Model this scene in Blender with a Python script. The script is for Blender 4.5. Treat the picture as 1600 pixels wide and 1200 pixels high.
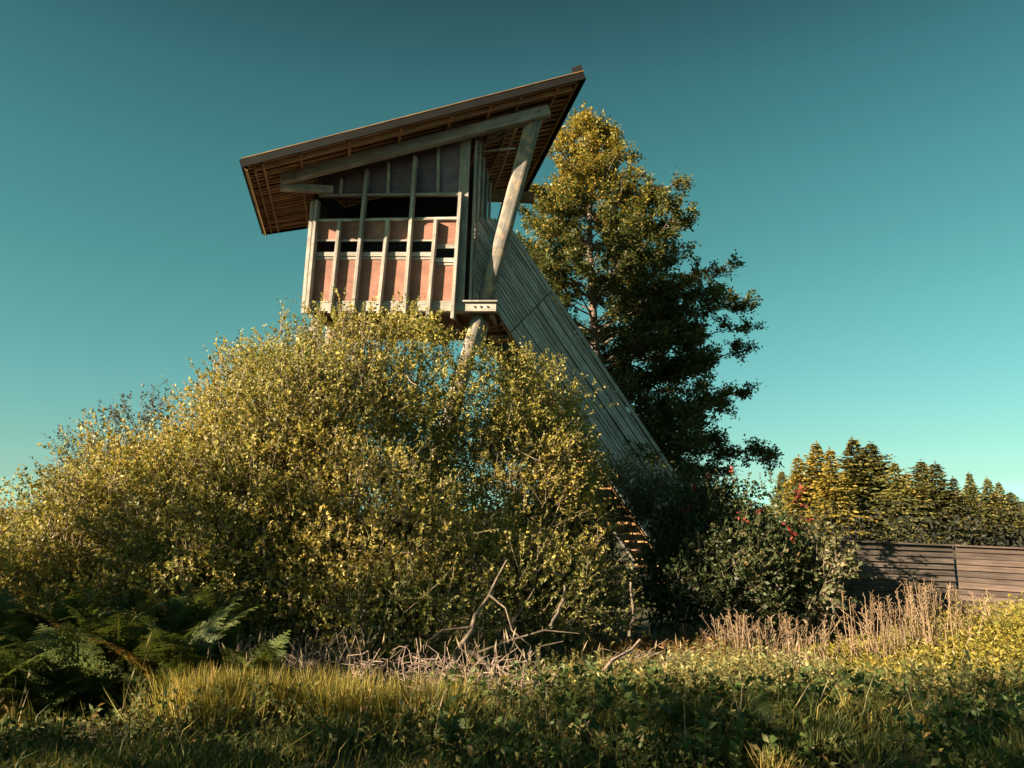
import bpy, math, random
import numpy as np
from mathutils import Vector, Matrix

random.seed(7)
RNG = np.random.default_rng(11)
for o in list(bpy.data.objects):
    bpy.data.objects.remove(o, do_unlink=True)
scene = bpy.context.scene
COL = scene.collection

# ------------------------------------------------------------------ camera
EYE = 2.6
PITCH = math.radians(9.5)
FPX = 1200.0
cam_data = bpy.data.cameras.new('camera')
cam_data.sensor_width = 36.0
cam_data.lens = 36.0 * FPX / 1600.0
cam_data.clip_end = 6000
cam = bpy.data.objects.new('camera', cam_data)
COL.objects.link(cam)
cam.location = (0, 0, EYE)
cam.rotation_euler = (math.pi / 2 + PITCH, 0, 0)
scene.camera = cam

# ------------------------------------------------------------------ sky, sun, exposure
SUN_AZ = math.radians(241.0)      # clockwise from +Y
SUN_EL = math.radians(21.8)
world = bpy.data.worlds.new('World')
scene.world = world
world.use_nodes = True
wn, wl = world.node_tree.nodes, world.node_tree.links
wn.clear()
w_out = wn.new('ShaderNodeOutputWorld')
w_bg = wn.new('ShaderNodeBackground')
w_sky = wn.new('ShaderNodeTexSky')
w_sky.sky_type = 'NISHITA'
w_sky.sun_disc = False
w_sky.sun_elevation = SUN_EL
w_sky.sun_rotation = SUN_AZ
w_sky.air_density = 1.0
w_sky.dust_density = 0.6
w_sky.ozone_density = 1.0
# teal photographic grade of the whole sky, by height above the horizon
w_tc = wn.new('ShaderNodeTexCoord')
w_sep = wn.new('ShaderNodeSeparateXYZ')
w_rmp = wn.new('ShaderNodeValToRGB')
_el = w_rmp.color_ramp.elements
_el[0].position, _el[0].color = 0.0, (0.50, 1.15, 1.35, 1)
_el[1].position, _el[1].color = 0.66, (0.09, 0.185, 0.135, 1)
for _p, _c in ((0.04, (0.33, 0.56, 0.59)), (0.085, (0.305, 0.53, 0.465)), (0.247, (0.265, 0.575, 0.40)), (0.40, (0.23, 0.54, 0.365)), (0.5, (0.195, 0.45, 0.315))):
    _e = _el.new(_p); _e.color = (*_c, 1)
w_mul = wn.new('ShaderNodeMix')
w_mul.data_type = 'RGBA'
w_mul.blend_type = 'MULTIPLY'
w_mul.inputs[0].default_value = 1.0
wl.new(w_tc.outputs['Generated'], w_sep.inputs[0])
wl.new(w_sep.outputs['Z'], w_rmp.inputs[0])
wl.new(w_sky.outputs[0], w_mul.inputs[6])
wl.new(w_rmp.outputs[0], w_mul.inputs[7])
wl.new(w_mul.outputs[2], w_bg.inputs[0])
w_bg.inputs[1].default_value = 0.05
wl.new(w_bg.outputs[0], w_out.inputs[0])

to_sun = Vector((math.sin(SUN_AZ) * math.cos(SUN_EL), math.cos(SUN_AZ) * math.cos(SUN_EL), math.sin(SUN_EL)))
sun_data = bpy.data.lights.new('sun', 'SUN')
sun_data.energy = 4.8
sun_data.angle = math.radians(0.5)
sun_data.color = (1.0, 0.80, 0.56)
sun = bpy.data.objects.new('sun', sun_data)
COL.objects.link(sun)
sun.location = to_sun * 60
sun.rotation_euler = to_sun.to_track_quat('Z', 'Y').to_euler()

scene.view_settings.view_transform = 'Standard'
scene.view_settings.look = 'None'
scene.view_settings.gamma = 1.0
scene.view_settings.exposure = 2.14
scene.view_settings.use_curve_mapping = False
scene.render.engine = 'CYCLES'
scene.cycles.max_bounces = 5
scene.cycles.diffuse_bounces = 2
scene.cycles.glossy_bounces = 2
scene.cycles.transmission_bounces = 3

# ------------------------------------------------------------------ helpers: geometry of the place
cp, sp = math.cos(PITCH), math.sin(PITCH)
def ray(px, py):
    xc, yc = (px - 800) / FPX, (600 - py) / FPX
    return Vector((xc, cp - yc * sp, sp + yc * cp))
def at(px, py, Y):
    d = ray(px, py)
    return Vector((0, 0, EYE)) + d * (Y / d.y)
def on_plane(px, py, P, n):
    d = ray(px, py)
    o = Vector((0, 0, EYE))
    return o + d * ((P - o).dot(n) / d.dot(n))

_nd = np.random.default_rng(3)
_ND = [(_nd.normal(size=3) * f, _nd.uniform(0, 6.28)) for f in (1, 1.3, 1.9, 2.3, 3.1, 3.9, 4.7)]
def noise(P, s=1.0, seed=0.0):
    """smooth pseudo noise, about -1..1"""
    P = np.asarray(P, float) * s + seed * 7.13
    r = 0
    for k, (d, ph) in enumerate(_ND):
        r = r + np.sin(P @ d + ph) / (1 + 0.35 * k)
    return r / 2.2

def gh(x, y):
    t = np.clip((np.asarray(y, float) - 5) / 10, 0, 1)
    s = t * t * (3 - 2 * t)
    x = np.asarray(x, float)
    return 0.95 * (1 - s) + 0.06 * np.sin(x * 0.9 + y * 0.5) * np.sin(y * 0.8 - x * 0.3) + 0.03 * np.sin(x * 2.3 + 1) * np.sin(y * 2.9)

# ------------------------------------------------------------------ helpers: materials
def new_mat(name):
    m = bpy.data.materials.new(name)
    m.use_nodes = True
    nt = m.node_tree
    nt.nodes.clear()
    return m, nt.nodes, nt.links
def ramp(nodes, stops):
    r = nodes.new('ShaderNodeValToRGB')
    el = r.color_ramp.elements
    el[0].position, el[0].color = stops[0][0], (*stops[0][1], 1)
    el[1].position, el[1].color = stops[-1][0], (*stops[-1][1], 1)
    for p, c in stops[1:-1]:
        e = el.new(p)
        e.color = (*c, 1)
    return r

def wood(name, light, dark, rough=0.8, grain=(1.2, 26, 26), vary=0.35, stain=None, bump=0.4):
    """weathered timber: grain runs along local X, each board differs a little"""
    m, N, L = new_mat(name)
    out = N.new('ShaderNodeOutputMaterial')
    b = N.new('ShaderNodeBsdfPrincipled')
    b.inputs['Roughness'].default_value = rough
    b.inputs['Specular IOR Level'].default_value = 0.25
    tc = N.new('ShaderNodeTexCoord')
    oi = N.new('ShaderNodeObjectInfo')
    add = N.new('ShaderNodeVectorMath'); add.operation = 'ADD'
    sc = N.new('ShaderNodeVectorMath'); sc.operation = 'SCALE'; sc.inputs[3].default_value = 37.0
    cmb = N.new('ShaderNodeCombineXYZ')
    for i in range(3):
        L.new(oi.outputs['Random'], cmb.inputs[i])
    L.new(cmb.outputs[0], sc.inputs[0])
    L.new(tc.outputs['Object'], add.inputs[0]); L.new(sc.outputs[0], add.inputs[1])
    mp = N.new('ShaderNodeMapping'); mp.inputs['Scale'].default_value = grain
    L.new(add.outputs[0], mp.inputs[0])
    n1 = N.new('ShaderNodeTexNoise'); n1.inputs['Scale'].default_value = 1.0; n1.inputs['Detail'].default_value = 8
    n1.inputs['Roughness'].default_value = 0.65
    L.new(mp.outputs[0], n1.inputs[0])
    r1 = ramp(N, [(0.3, dark), (0.52, tuple((a + c) / 2 for a, c in zip(light, dark))), (0.7, light)])
    L.new(n1.outputs['Fac'], r1.inputs[0])
    n2 = N.new('ShaderNodeTexNoise'); n2.inputs['Scale'].default_value = 2.2; n2.inputs['Detail'].default_value = 5
    L.new(add.outputs[0], n2.inputs[0])
    r2 = ramp(N, [(0.35, (0.55, 0.55, 0.55)), (0.65, (1, 1, 1))])
    L.new(n2.outputs['Fac'], r2.inputs[0])
    mx = N.new('ShaderNodeMix'); mx.data_type = 'RGBA'; mx.blend_type = 'MULTIPLY'; mx.inputs[0].default_value = 0.8
    L.new(r1.outputs[0], mx.inputs[6]); L.new(r2.outputs[0], mx.inputs[7])
    last = mx.outputs[2]
    if stain:
        n3 = N.new('ShaderNodeTexNoise'); n3.inputs['Scale'].default_value = 5.0; n3.inputs['Detail'].default_value = 6
        L.new(add.outputs[0], n3.inputs[0])
        r3 = ramp(N, [(0.52, (0, 0, 0)), (0.66, (1, 1, 1))])
        L.new(n3.outputs['Fac'], r3.inputs[0])
        m3 = N.new('ShaderNodeMix'); m3.data_type = 'RGBA'
        L.new(r3.outputs[0], m3.inputs[0]); L.new(last, m3.inputs[6]); m3.inputs[7].default_value = (*stain, 1)
        last = m3.outputs[2]
    hsv = N.new('ShaderNodeHueSaturation')
    mr = N.new('ShaderNodeMapRange')
    mr.inputs[3].default_value = 1 - vary; mr.inputs[4].default_value = 1 + vary
    L.new(oi.outputs['Random'], mr.inputs[0]); L.new(mr.outputs[0], hsv.inputs['Value'])
    L.new(last, hsv.inputs['Color'])
    L.new(hsv.outputs[0], b.inputs['Base Color'])
    bp = N.new('ShaderNodeBump'); bp.inputs['Strength'].default_value = bump; bp.inputs['Distance'].default_value = 0.01
    L.new(n1.outputs['Fac'], bp.inputs['Height']); L.new(bp.outputs[0], b.inputs['Normal'])
    L.new(b.outputs[0], out.inputs[0])
    return m

def leaf_mat(name, rough=0.5, trans=0.35, spec=0.35, tint=(1.15, 1.1, 0.6)):
    m, N, L = new_mat(name)
    out = N.new('ShaderNodeOutputMaterial')
    b = N.new('ShaderNodeBsdfPrincipled')
    b.inputs['Roughness'].default_value = rough
    b.inputs['Specular IOR Level'].default_value = spec
    a = N.new('ShaderNodeAttribute'); a.attribute_name = 'Col'
    L.new(a.outputs['Color'], b.inputs['Base Color'])
    t = N.new('ShaderNodeBsdfTranslucent')
    mx = N.new('ShaderNodeMix'); mx.data_type = 'RGBA'; mx.blend_type = 'MULTIPLY'; mx.inputs[0].default_value = 1
    L.new(a.outputs['Color'], mx.inputs[6]); mx.inputs[7].default_value = (*tint, 1)
    L.new(mx.outputs[2], t.inputs[0])
    ms = N.new('ShaderNodeMixShader'); ms.inputs[0].default_value = trans
    L.new(b.outputs[0], ms.inputs[1]); L.new(t.outputs[0], ms.inputs[2])
    L.new(ms.outputs[0], out.inputs[0])
    return m

def plain(name, c, rough=0.8, n_scale=4.0, amt=0.35, c2=None, bump=0.0, coord='Object'):
    m, N, L = new_mat(name)
    out = N.new('ShaderNodeOutputMaterial')
    b = N.new('ShaderNodeBsdfPrincipled'); b.inputs['Roughness'].default_value = rough
    b.inputs['Specular IOR Level'].default_value = 0.25
    tc = N.new('ShaderNodeTexCoord')
    n = N.new('ShaderNodeTexNoise'); n.inputs['Scale'].default_value = n_scale; n.inputs['Detail'].default_value = 8
    L.new(tc.outputs[coord], n.inputs[0])
    c2 = c2 or tuple(v * (1 - amt) for v in c)
    r = ramp(N, [(0.35, c2), (0.65, c)])
    L.new(n.outputs['Fac'], r.inputs[0]); L.new(r.outputs[0], b.inputs['Base Color'])
    if bump:
        bp = N.new('ShaderNodeBump'); bp.inputs['Strength'].default_value = bump
        L.new(n.outputs['Fac'], bp.inputs['Height']); L.new(bp.outputs[0], b.inputs['Normal'])
    L.new(b.outputs[0], out.inputs[0])
    return m

M_BATTEN = wood('pale_batten_wood', (0.46, 0.43, 0.385), (0.19, 0.17, 0.15), vary=0.2, stain=(0.22, 0.2, 0.17))
M_STAIR = wood('grey_larch_boards', (0.55, 0.535, 0.50), (0.24, 0.23, 0.22), vary=0.22)
M_GREY = wood('grey_beam_wood', (0.42, 0.40, 0.37), (0.17, 0.15, 0.13), vary=0.15, stain=(0.24, 0.20, 0.15))
M_LOG = wood('debarked_log_wood', (0.32, 0.295, 0.265), (0.11, 0.098, 0.085), grain=(1.0, 18, 18), vary=0.1, stain=(0.30, 0.22, 0.15), bump=0.8)
M_SLAT = wood('brown_roof_slat_wood', (0.50, 0.27, 0.14), (0.20, 0.10, 0.055), vary=0.35)
M_DECK = wood('brown_deck_wood', (0.30, 0.18, 0.10), (0.12, 0.07, 0.04), vary=0.3)
M_PANEL = wood('red_plywood_panel', (0.31, 0.142, 0.100), (0.22, 0.10, 0.072), grain=(5, 14, 14), vary=0.14, rough=0.6, stain=(0.19, 0.085, 0.06), bump=0.1)
M_GABLE = wood('shade_toned_plywood', (0.155, 0.115, 0.135), (0.10, 0.075, 0.09), grain=(5, 14, 14), vary=0.25, rough=0.6, stain=(0.13, 0.085, 0.10), bump=0.1)  # darker copy of the panel plywood, roof shade put into its colour
M_FELT = plain('dark_roof_felt', (0.035, 0.034, 0.032), 0.85, 6)
M_FASCIA = wood('dark_fascia_wood', (0.008, 0.0075, 0.007), (0.004, 0.004, 0.0035), vary=0.2)
M_EDGE = wood('tan_edge_wood', (0.48, 0.27, 0.10), (0.24, 0.13, 0.06), vary=0.2)
M_BOLT = plain('dark_bolt_steel', (0.05, 0.05, 0.05), 0.5, 20)
M_FENCE1 = wood('dark_fence_wood', (0.13, 0.105, 0.09), (0.036, 0.029, 0.025), vary=0.45)
M_FENCE2 = wood('russet_fence_wood', (0.125, 0.09, 0.073), (0.042, 0.03, 0.025), vary=0.4)
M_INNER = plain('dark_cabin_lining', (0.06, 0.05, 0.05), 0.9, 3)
M_MOSS = plain('dark_moss', (0.06, 0.07, 0.03), 0.95, 20, bump=0.5)
M_BARK = plain('grey_brown_bark', (0.20, 0.16, 0.12), 0.9, 14, c2=(0.08, 0.06, 0.045), bump=0.6)
M_TWIG = plain('pale_twig_bark', (0.34, 0.27, 0.20), 0.85, 9, c2=(0.16, 0.12, 0.09))
M_DEAD = plain('bleached_deadwood', (0.36, 0.265, 0.21), 0.85, 11, c2=(0.13, 0.10, 0.08), bump=0.4)
M_STALK = leaf_mat('dry_stalk', 0.8, 0.1, 0.2)
M_LEAF = leaf_mat('willow_leaf', 0.5, 0.32, 0.3)
M_BEECH = leaf_mat('beech_leaf', 0.5, 0.38, 0.35)
M_NEEDLE = leaf_mat('spruce_needles', 0.6, 0.15, 0.25)
def vary_by_object(m, lo, hi):
    N, L = m.node_tree.nodes, m.node_tree.links
    a = next(n for n in N if n.bl_idname == 'ShaderNodeAttribute')
    oi = N.new('ShaderNodeObjectInfo'); mr = N.new('ShaderNodeMapRange'); h = N.new('ShaderNodeHueSaturation')
    mr.inputs[3].default_value, mr.inputs[4].default_value = lo, hi
    tgt = [l.to_socket for l in a.outputs['Color'].links]
    L.new(oi.outputs['Random'], mr.inputs[0]); L.new(mr.outputs[0], h.inputs['Value']); L.new(a.outputs['Color'], h.inputs['Color'])
    for t in tgt: L.new(h.outputs[0], t)
vary_by_object(M_NEEDLE, .45, .95)
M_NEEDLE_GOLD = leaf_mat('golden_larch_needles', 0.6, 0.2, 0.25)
M_GRASS = leaf_mat('grass_blade', 0.55, 0.35, 0.3)
M_FERN = leaf_mat('fern_frond', 0.5, 0.35, 0.4)
M_GROUND = plain('soil_and_litter', (0.075, 0.06, 0.035), 0.95, 1.6, c2=(0.03, 0.035, 0.015), bump=0.3)
M_HILL = plain('wooded_hill', (0.04, 0.05, 0.03), 0.95, 0.05, c2=(0.02, 0.028, 0.018))

# ------------------------------------------------------------------ helpers: objects
WM = {}
def link(o, parent=None, M=None):
    COL.objects.link(o)
    M = M or Matrix.Identity(4)
    if parent is not None:
        o.parent = parent
        o.matrix_parent_inverse = WM[parent].inverted()
    o.matrix_basis = M
    WM[o] = M
    return o
def tag(o, label, cat, group=None, kind=None):
    o['label'] = label; o['category'] = cat
    if group: o['group'] = group
    if kind: o['kind'] = kind
    return o
def thing(name, loc, label, cat, group=None):
    e = bpy.data.objects.new(name, None)
    e.empty_display_size = 0.3
    link(e, None, Matrix.Translation(Vector(loc)))
    return tag(e, label, cat, group)

def np_mesh(name, V, Q, col=None, mat=None, smooth=False):
    V = np.ascontiguousarray(V, dtype=np.float32).reshape(-1, 3)
    Q = np.ascontiguousarray(Q, dtype=np.int32)
    me = bpy.data.meshes.new(name)
    me.vertices.add(len(V)); me.vertices.foreach_set('co', V.ravel())
    k = Q.shape[1]
    me.loops.add(Q.size); me.loops.foreach_set('vertex_index', Q.ravel())
    me.polygons.add(len(Q))
    me.polygons.foreach_set('loop_start', np.arange(0, Q.size, k, dtype=np.int32))
    if smooth:
        me.polygons.foreach_set('use_smooth', np.ones(len(Q), dtype=bool))
    if col is not None:
        ca = me.color_attributes.new('Col', 'FLOAT_COLOR', 'POINT')
        c4 = np.ones((len(V), 4), dtype=np.float32); c4[:, :3] = col
        ca.data.foreach_set('color', c4.ravel())
    me.update(calc_edges=True)
    if mat: me.materials.append(mat)
    return me
def np_obj(name, V, Q, mat, parent=None, col=None, smooth=False, kind=None):
    o = bpy.data.objects.new(name, np_mesh(name, V, Q, col, mat, smooth))
    link(o, parent)
    if kind: o['kind'] = kind
    return o

def frame(p0, p1, nrm):
    x = (p1 - p0).normalized()
    y = nrm.cross(x).normalized()
    z = x.cross(y)
    M = Matrix((x, y, z)).transposed().to_4x4()
    M.translation = (p0 + p1) / 2
    return M
def bar(name, parent, p0, p1, w, t, nrm, mat, ch=0.12, jig=0.0, w1=None):
    """timber between two points: w across, t along nrm, chamfered long edges"""
    p0, p1 = Vector(p0), Vector(p1)
    if jig:
        j = Vector(nrm) * random.uniform(-jig, jig)
        p0 = p0 + j; p1 = p1 + j + Vector(nrm) * random.uniform(-jig, jig) * 0.5
    M = frame(p0, p1, Vector(nrm))
    h = (p1 - p0).length / 2
    V = []
    for s, ww in ((-1, w), (1, w1 or w)):
        a, b = ww / 2, t / 2
        c = min(a, b) * ch * 2
        for y, z in ((-a + c, -b), (a - c, -b), (a, -b + c), (a, b - c), (a - c, b), (-a + c, b), (-a, b - c), (-a, -b + c)):
            V.append((s * h, y, z))
    F = [[i, (i + 1) % 8, 8 + (i + 1) % 8, 8 + i] for i in range(8)] + [list(range(7, -1, -1)), list(range(8, 16))]
    me = bpy.data.meshes.new(name)
    me.from_pydata(V, [], F)
    me.materials.append(mat)
    o = bpy.data.objects.new(name, me)
    return link(o, parent, M)
def plate(name, parent, pts, thick, nrm, mat):
    """flat board with the given outline (front face), thickness goes against nrm"""
    pts = [Vector(p) for p in pts]
    M = frame(pts[0], pts[1], Vector(nrm))
    Mi = M.inverted()
    loc = [Mi @ p for p in pts]
    n = len(loc)
    V = [tuple(p) for p in loc] + [(p.x, p.y, p.z - thick) for p in loc]
    F = [list(range(n)), list(range(2 * n - 1, n - 1, -1))] + [[i, i + n, (i + 1) % n + n, (i + 1) % n] for i in range(n)]
    me = bpy.data.meshes.new(name)
    me.from_pydata(V, [], F)
    import bmesh
    bm = bmesh.new(); bm.from_mesh(me); bmesh.ops.recalc_face_normals(bm, faces=bm.faces); bm.to_mesh(me); bm.free()
    me.materials.append(mat)
    return link(bpy.data.objects.new(name, me), parent, M)
def log(name, parent, p0, p1, r0, r1, mat, seg=20, rows=10, wob=0.04, sq=0):
    p0, p1 = Vector(p0), Vector(p1)
    M = frame(p0, p1, Vector((0, -1, 0.01)))
    h = (p1 - p0).length / 2
    V, F = [], []
    for i in range(rows + 1):
        t = i / rows; r = r0 + (r1 - r0) * t
        for k in range(seg):
            a = 2 * math.pi * k / seg
            rr = r * (1 + wob * math.sin(3 * a + 5 * t) * math.sin(4 * t + a) + wob * 0.6 * math.sin(7 * a + 9 * t))
            if sq:                                   # hewn square with rounded arrises
                rr /= (abs(math.cos(a)) ** sq + abs(math.sin(a)) ** sq) ** (1 / sq)
            V.append((-h + 2 * h * t, rr * math.cos(a), rr * math.sin(a)))
    for i in range(rows):
        for k in range(seg):
            F.append([i * seg + k, i * seg + (k + 1) % seg, (i + 1) * seg + (k + 1) % seg, (i + 1) * seg + k])
    F.append(list(range(seg - 1, -1, -1))); F.append([rows * seg + k for k in range(seg)])
    me = bpy.data.meshes.new(name)
    me.from_pydata(V, [], F)
    me.polygons.foreach_set('use_smooth', [True] * (rows * seg) + [False, False])
    me.materials.append(mat)
    return link(bpy.data.objects.new(name, me), parent, M)

class Tubes:
    """collects tapering tubes into one mesh"""
    def __init__(s): s.V, s.Q, s.n, s.C = [], [], 0, []
    def add(s, P, R, seg=5, col=None):
        P = np.asarray(P, float); k = len(P)
        R = np.broadcast_to(np.asarray(R, float), (k,))
        T = np.gradient(P, axis=0)
        T /= np.linalg.norm(T, axis=1, keepdims=True) + 1e-9
        up = np.where(np.abs(T[:, 2:3]) > 0.9, np.array([[1.0, 0, 0]]), np.array([[0, 0, 1.0]]))
        A = np.cross(T, up); A /= np.linalg.norm(A, axis=1, keepdims=True) + 1e-9
        B = np.cross(T, A)
        ang = np.arange(seg) * 2 * np.pi / seg
        V = P[:, None] + R[:, None, None] * (A[:, None] * np.cos(ang)[None, :, None] + B[:, None] * np.sin(ang)[None, :, None])
        i = np.arange(k - 1)[:, None] * seg; j = np.arange(seg)[None]
        Q = np.stack([i + j, i + (j + 1) % seg, i + seg + (j + 1) % seg, i + seg + j], -1).reshape(-1, 4) + s.n
        s.V.append(V.reshape(-1, 3)); s.Q.append(Q); s.n += k * seg
        if col is not None: s.C.append(np.tile(np.asarray(col, float), (k * seg, 1)))
    def obj(s, name, mat, parent=None, kind=None):
        return np_obj(name, np.concatenate(s.V), np.concatenate(s.Q), mat, parent,
                      np.concatenate(s.C) if s.C else None, smooth=True, kind=kind)

def unit(a): return a / (np.linalg.norm(a, axis=-1, keepdims=True) + 1e-9)
def leaf_quads(P, A, Nn, L, W, fold=0.18):
    A = unit(A); S = unit(np.cross(A, Nn)); Nn = np.cross(S, A)
    L = np.asarray(L).reshape(-1, 1); W = np.asarray(W).reshape(-1, 1)
    mid = P + A * L * 0.45
    V = np.stack([P, mid + S * W * 0.5 + Nn * W * fold, P + A * L - Nn * L * 0.08, mid - S * W * 0.5 + Nn * W * fold], 1)
    return V
def quads_index(n): return np.arange(n * 4).reshape(n, 4)
def palette(n, cols, wts, jitter=0.18):
    cols = np.asarray(cols, float)
    idx = RNG.choice(len(cols), n, p=np.asarray(wts) / np.sum(wts))
    idx2 = RNG.choice(len(cols), n, p=np.asarray(wts) / np.sum(wts))
    t = RNG.uniform(0, 0.5, (n, 1))
    return (cols[idx] * (1 - t) + cols[idx2] * t) * RNG.uniform(1 - jitter, 1 + jitter, (n, 1))
def rand_dir(n): return unit(RNG.normal(size=(n, 3)))

# ================================================================== THE SETTING
def build_ground():
    a = np.sinh(np.linspace(-5.3, 5.3, 181)); a = a / a[-1]
    xs = a * 3000
    b = np.sinh(np.linspace(-3.2, 5.6, 201)); b = b / b[-1]
    ys = b * 3500 + 6
    X, Y = np.meshgrid(xs, ys)
    Z = gh(X, Y)
    V = np.stack([X, Y, Z], -1).reshape(-1, 3)
    w = len(xs); h = len(ys)
    i = np.arange(h - 1)[:, None] * w; j = np.arange(w - 1)[None]
    Q = np.stack([i + j, i + j + 1, i + w + j + 1, i + w + j], -1).reshape(-1, 4)
    o = np_obj('ground', V, Q, M_GROUND, smooth=True)
    o['kind'] = 'structure'
    # low wooded hills on the horizon
    xs = np.linspace(-1500, 1700, 90); ys = np.linspace(700, 1500, 14)
    X, Y = np.meshgrid(xs, ys)
    env = np.sin(np.pi * (Y - 700) / 800)
    Z = env * (9 + 6 * np.sin(X / 260) + 4 * np.sin(X / 97 + 1) + 4 * np.sin(X / 31)) - 1
    V = np.stack([X, Y, Z], -1).reshape(-1, 3); w, h = 90, 14
    i = np.arange(h - 1)[:, None] * w; j = np.arange(w - 1)[None]
    Q = np.stack([i + j, i + j + 1, i + w + j + 1, i + w + j], -1).reshape(-1, 4)
    o = np_obj('hills', V, Q, M_HILL, smooth=True); o['kind'] = 'structure'
build_ground()

# ================================================================== THE WATCHTOWER
PF0 = at(480, 485, 18.9); PF1 = at(712, 485, 18.5)
uF = (PF1 - PF0); uF.z = 0; uF.normalize()
nF = Vector((uF.y, -uF.x, 0)).normalized()        # outwards, towards the camera
UP = Vector((0, 0, 1))
def F(px, py, off=0.0): return on_plane(px, py, PF0 + nF * off, nF)

def build_tower():
    base = Vector(PF0) + uF * 1.8; base.z = 0
    T = thing('watchtower', base, 'tall weathered timber watchtower with slanted roof and enclosed stair', 'watchtower')
    # ---------------- roof: four corners of a tilted, tapering sheet
    FL, FR = at(379, 259, 16.95), at(911, 122, 17.75)
    RL, RR = at(411, 364, 22.1), at(818, 303, 23.9)
    def R(u, v, dz=0.0):
        p = (FL * (1 - u) + FR * u) * (1 - v) + (RL * (1 - u) + RR * u) * v
        return p + UP * dz
    rn = ((FR - FL).cross(RL - FL)).normalized()
    if rn.z < 0: rn = -rn
    roof = plate('roof', T, [R(0, 0, .10), R(1, 0, .10), R(1, 1, .10), R(0, 1, .10)], 0.05, rn, M_FELT)
    # underside boards, running up the slope, each its own piece
    nb = 26
    for i in range(nb):
        v = (i + 0.5) / nb
        w = (RL - FL).length / nb
        bar('roof_board', roof, R(0.012, v, 0.02), R(0.988, v, 0.02), w * random.uniform(0.42, 0.62), 0.04, rn, M_SLAT, jig=0.012)
    # purlins, front to back
    for u in (0.055, 0.16, 0.30, 0.45, 0.60, 0.72, 0.81, 0.925):
        bar('purlin', roof, R(u, 0.015, -0.045), R(u, 0.985, -0.045), 0.06, 0.075, rn, M_SLAT)
    # edges
    bar('fascia_board', roof, R(-0.002, 0, 0.055) - nF * -0.02, R(1.002, 0, 0.055) + nF * 0.02, 0.05, 0.20, rn, M_FASCIA)
    bar('fascia_board', roof, R(0.03, 0.04, -0.06), R(0.975, 0.04, -0.06), 0.05, 0.13, rn, M_SLAT)
    bar('edge_trim', roof, R(-0.002, -0.004, 0.165), R(1.002, -0.004, 0.165), 0.08, 0.02, rn, M_EDGE)
    bar('eave_board', roof, R(-0.004, 0, 0.06), R(-0.004, 1, 0.06), 0.05, 0.2, rn, M_FASCIA)
    bar('eave_board', roof, R(0.006, 0.004, -0.06), R(0.006, 0.996, -0.06), 0.17, 0.03, Vector((-.62, 0, -.78)), M_EDGE)
    bar('eave_board', roof, R(0.03, 0.02, -0.03), R(0.03, 0.98, -0.03), 0.05, 0.09, rn, M_SLAT)
    bar('verge_board', roof, R(1.003, 0, 0.04), R(1.003, 1, 0.04), 0.05, 0.2, rn, M_FASCIA)
    bar('verge_board', roof, R(0.985, 0.02, -0.02), R(0.985, 0.99, -0.02), 0.05, 0.08, rn, M_EDGE)
    bar('rear_fascia', roof, R(0, 1.003, 0.04), R(1, 1.003, 0.04), 0.05, 0.2, rn, M_FASCIA)
    # block on the high corner and two moss cushions on the felt
    c = R(0.985, 0.012, 0.13)
    bar('corner_block', roof, c - uF * 0.12 + UP * 0.12, c + uF * 0.12 + UP * 0.2, 0.2, 0.16, rn, M_FASCIA)
    for u, L in ((0.37, 0.75), (0.735, 0.8)):
        V, Q = [], []
        ns, nr = 18, 6
        for r in range(nr + 1):
            for k in range(ns):
                a = 2 * math.pi * k / ns; q = r / nr
                f = 1 + 0.18 * math.sin(3 * a + u * 9)
                p = R(u, 0.06, 0.10) + (FR - FL).normalized() * (L * 0.5 * math.cos(a) * q * f) + (RL - FL).normalized() * (0.22 * math.sin(a) * q * f)
                V.append(tuple(p + rn * (0.13 * (1 - q * q) ** 0.7 - 0.01)))
        for r in range(nr):
            for k in range(ns):
                Q.append((r * ns + k, r * ns + (k + 1) % ns, (r + 1) * ns + (k + 1) % ns, (r + 1) * ns + k))
        np_obj('moss_cushion', np.array(V), np.array(Q), M_MOSS, roof, smooth=True)

    # ---------------- beams that carry the roof
    B0, B1 = at(439, 280, 18.1), at(858, 174, 18.2)
    bdir = (B1 - B0).normalized()
    mb = bar('main_beam', T, B0, B1, 0.28, 0.2, nF, M_GREY, ch=0.06)
    for q in (0.055, 0.962):
        p = B0.lerp(B1, q) + nF * 0.1
        log('bolt', mb, p, p + nF * 0.03, 0.025, 0.025, M_BOLT, seg=8, rows=1, wob=0)
    bar('tie_beam', T, at(438, 292, 18.2), at(520, 297, 18.75), 0.2, 0.16, nF, M_GREY)
    bar('rear_beam', T, at(700, 303, 21.3), at(835, 309, 21.3), 0.32, 0.2, nF, M_DECK)
    # thin ties under the roof beside the cabin
    for a, b in (((745, 226), (806, 195)), ((745, 232), (806, 203)), ((752, 237), (806, 232))):
        bar('roof_tie', T, at(*a, 19.0), at(*b, 18.6), 0.05, 0.05, nF, M_GREY)
    bar('roof_brace', T, at(766, 203, 18.4), at(751, 245, 19.6), 0.07, 0.07, nF, M_SLAT)
    bar('roof_brace', T, at(807, 200, 18.3), at(770, 299, 20.6), 0.08, 0.08, nF, M_SLAT)

    # ---------------- front wall of the cabin
    W = thing_part('front_wall', T, F(595, 470))
    D = 0.20                                        # how far the battens stand proud
    def vbar(x0, y0, x1, y1, wpx, off=D, depth=None, mat=M_BATTEN, name='batten'):
        depth = depth or off
        return bar(name, W, F(x0, y0, off) - nF * depth / 2, F(x1, y1, off) - nF * depth / 2, wpx * 0.0153, depth - 0.004, nF, mat, ch=0.08)
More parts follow.
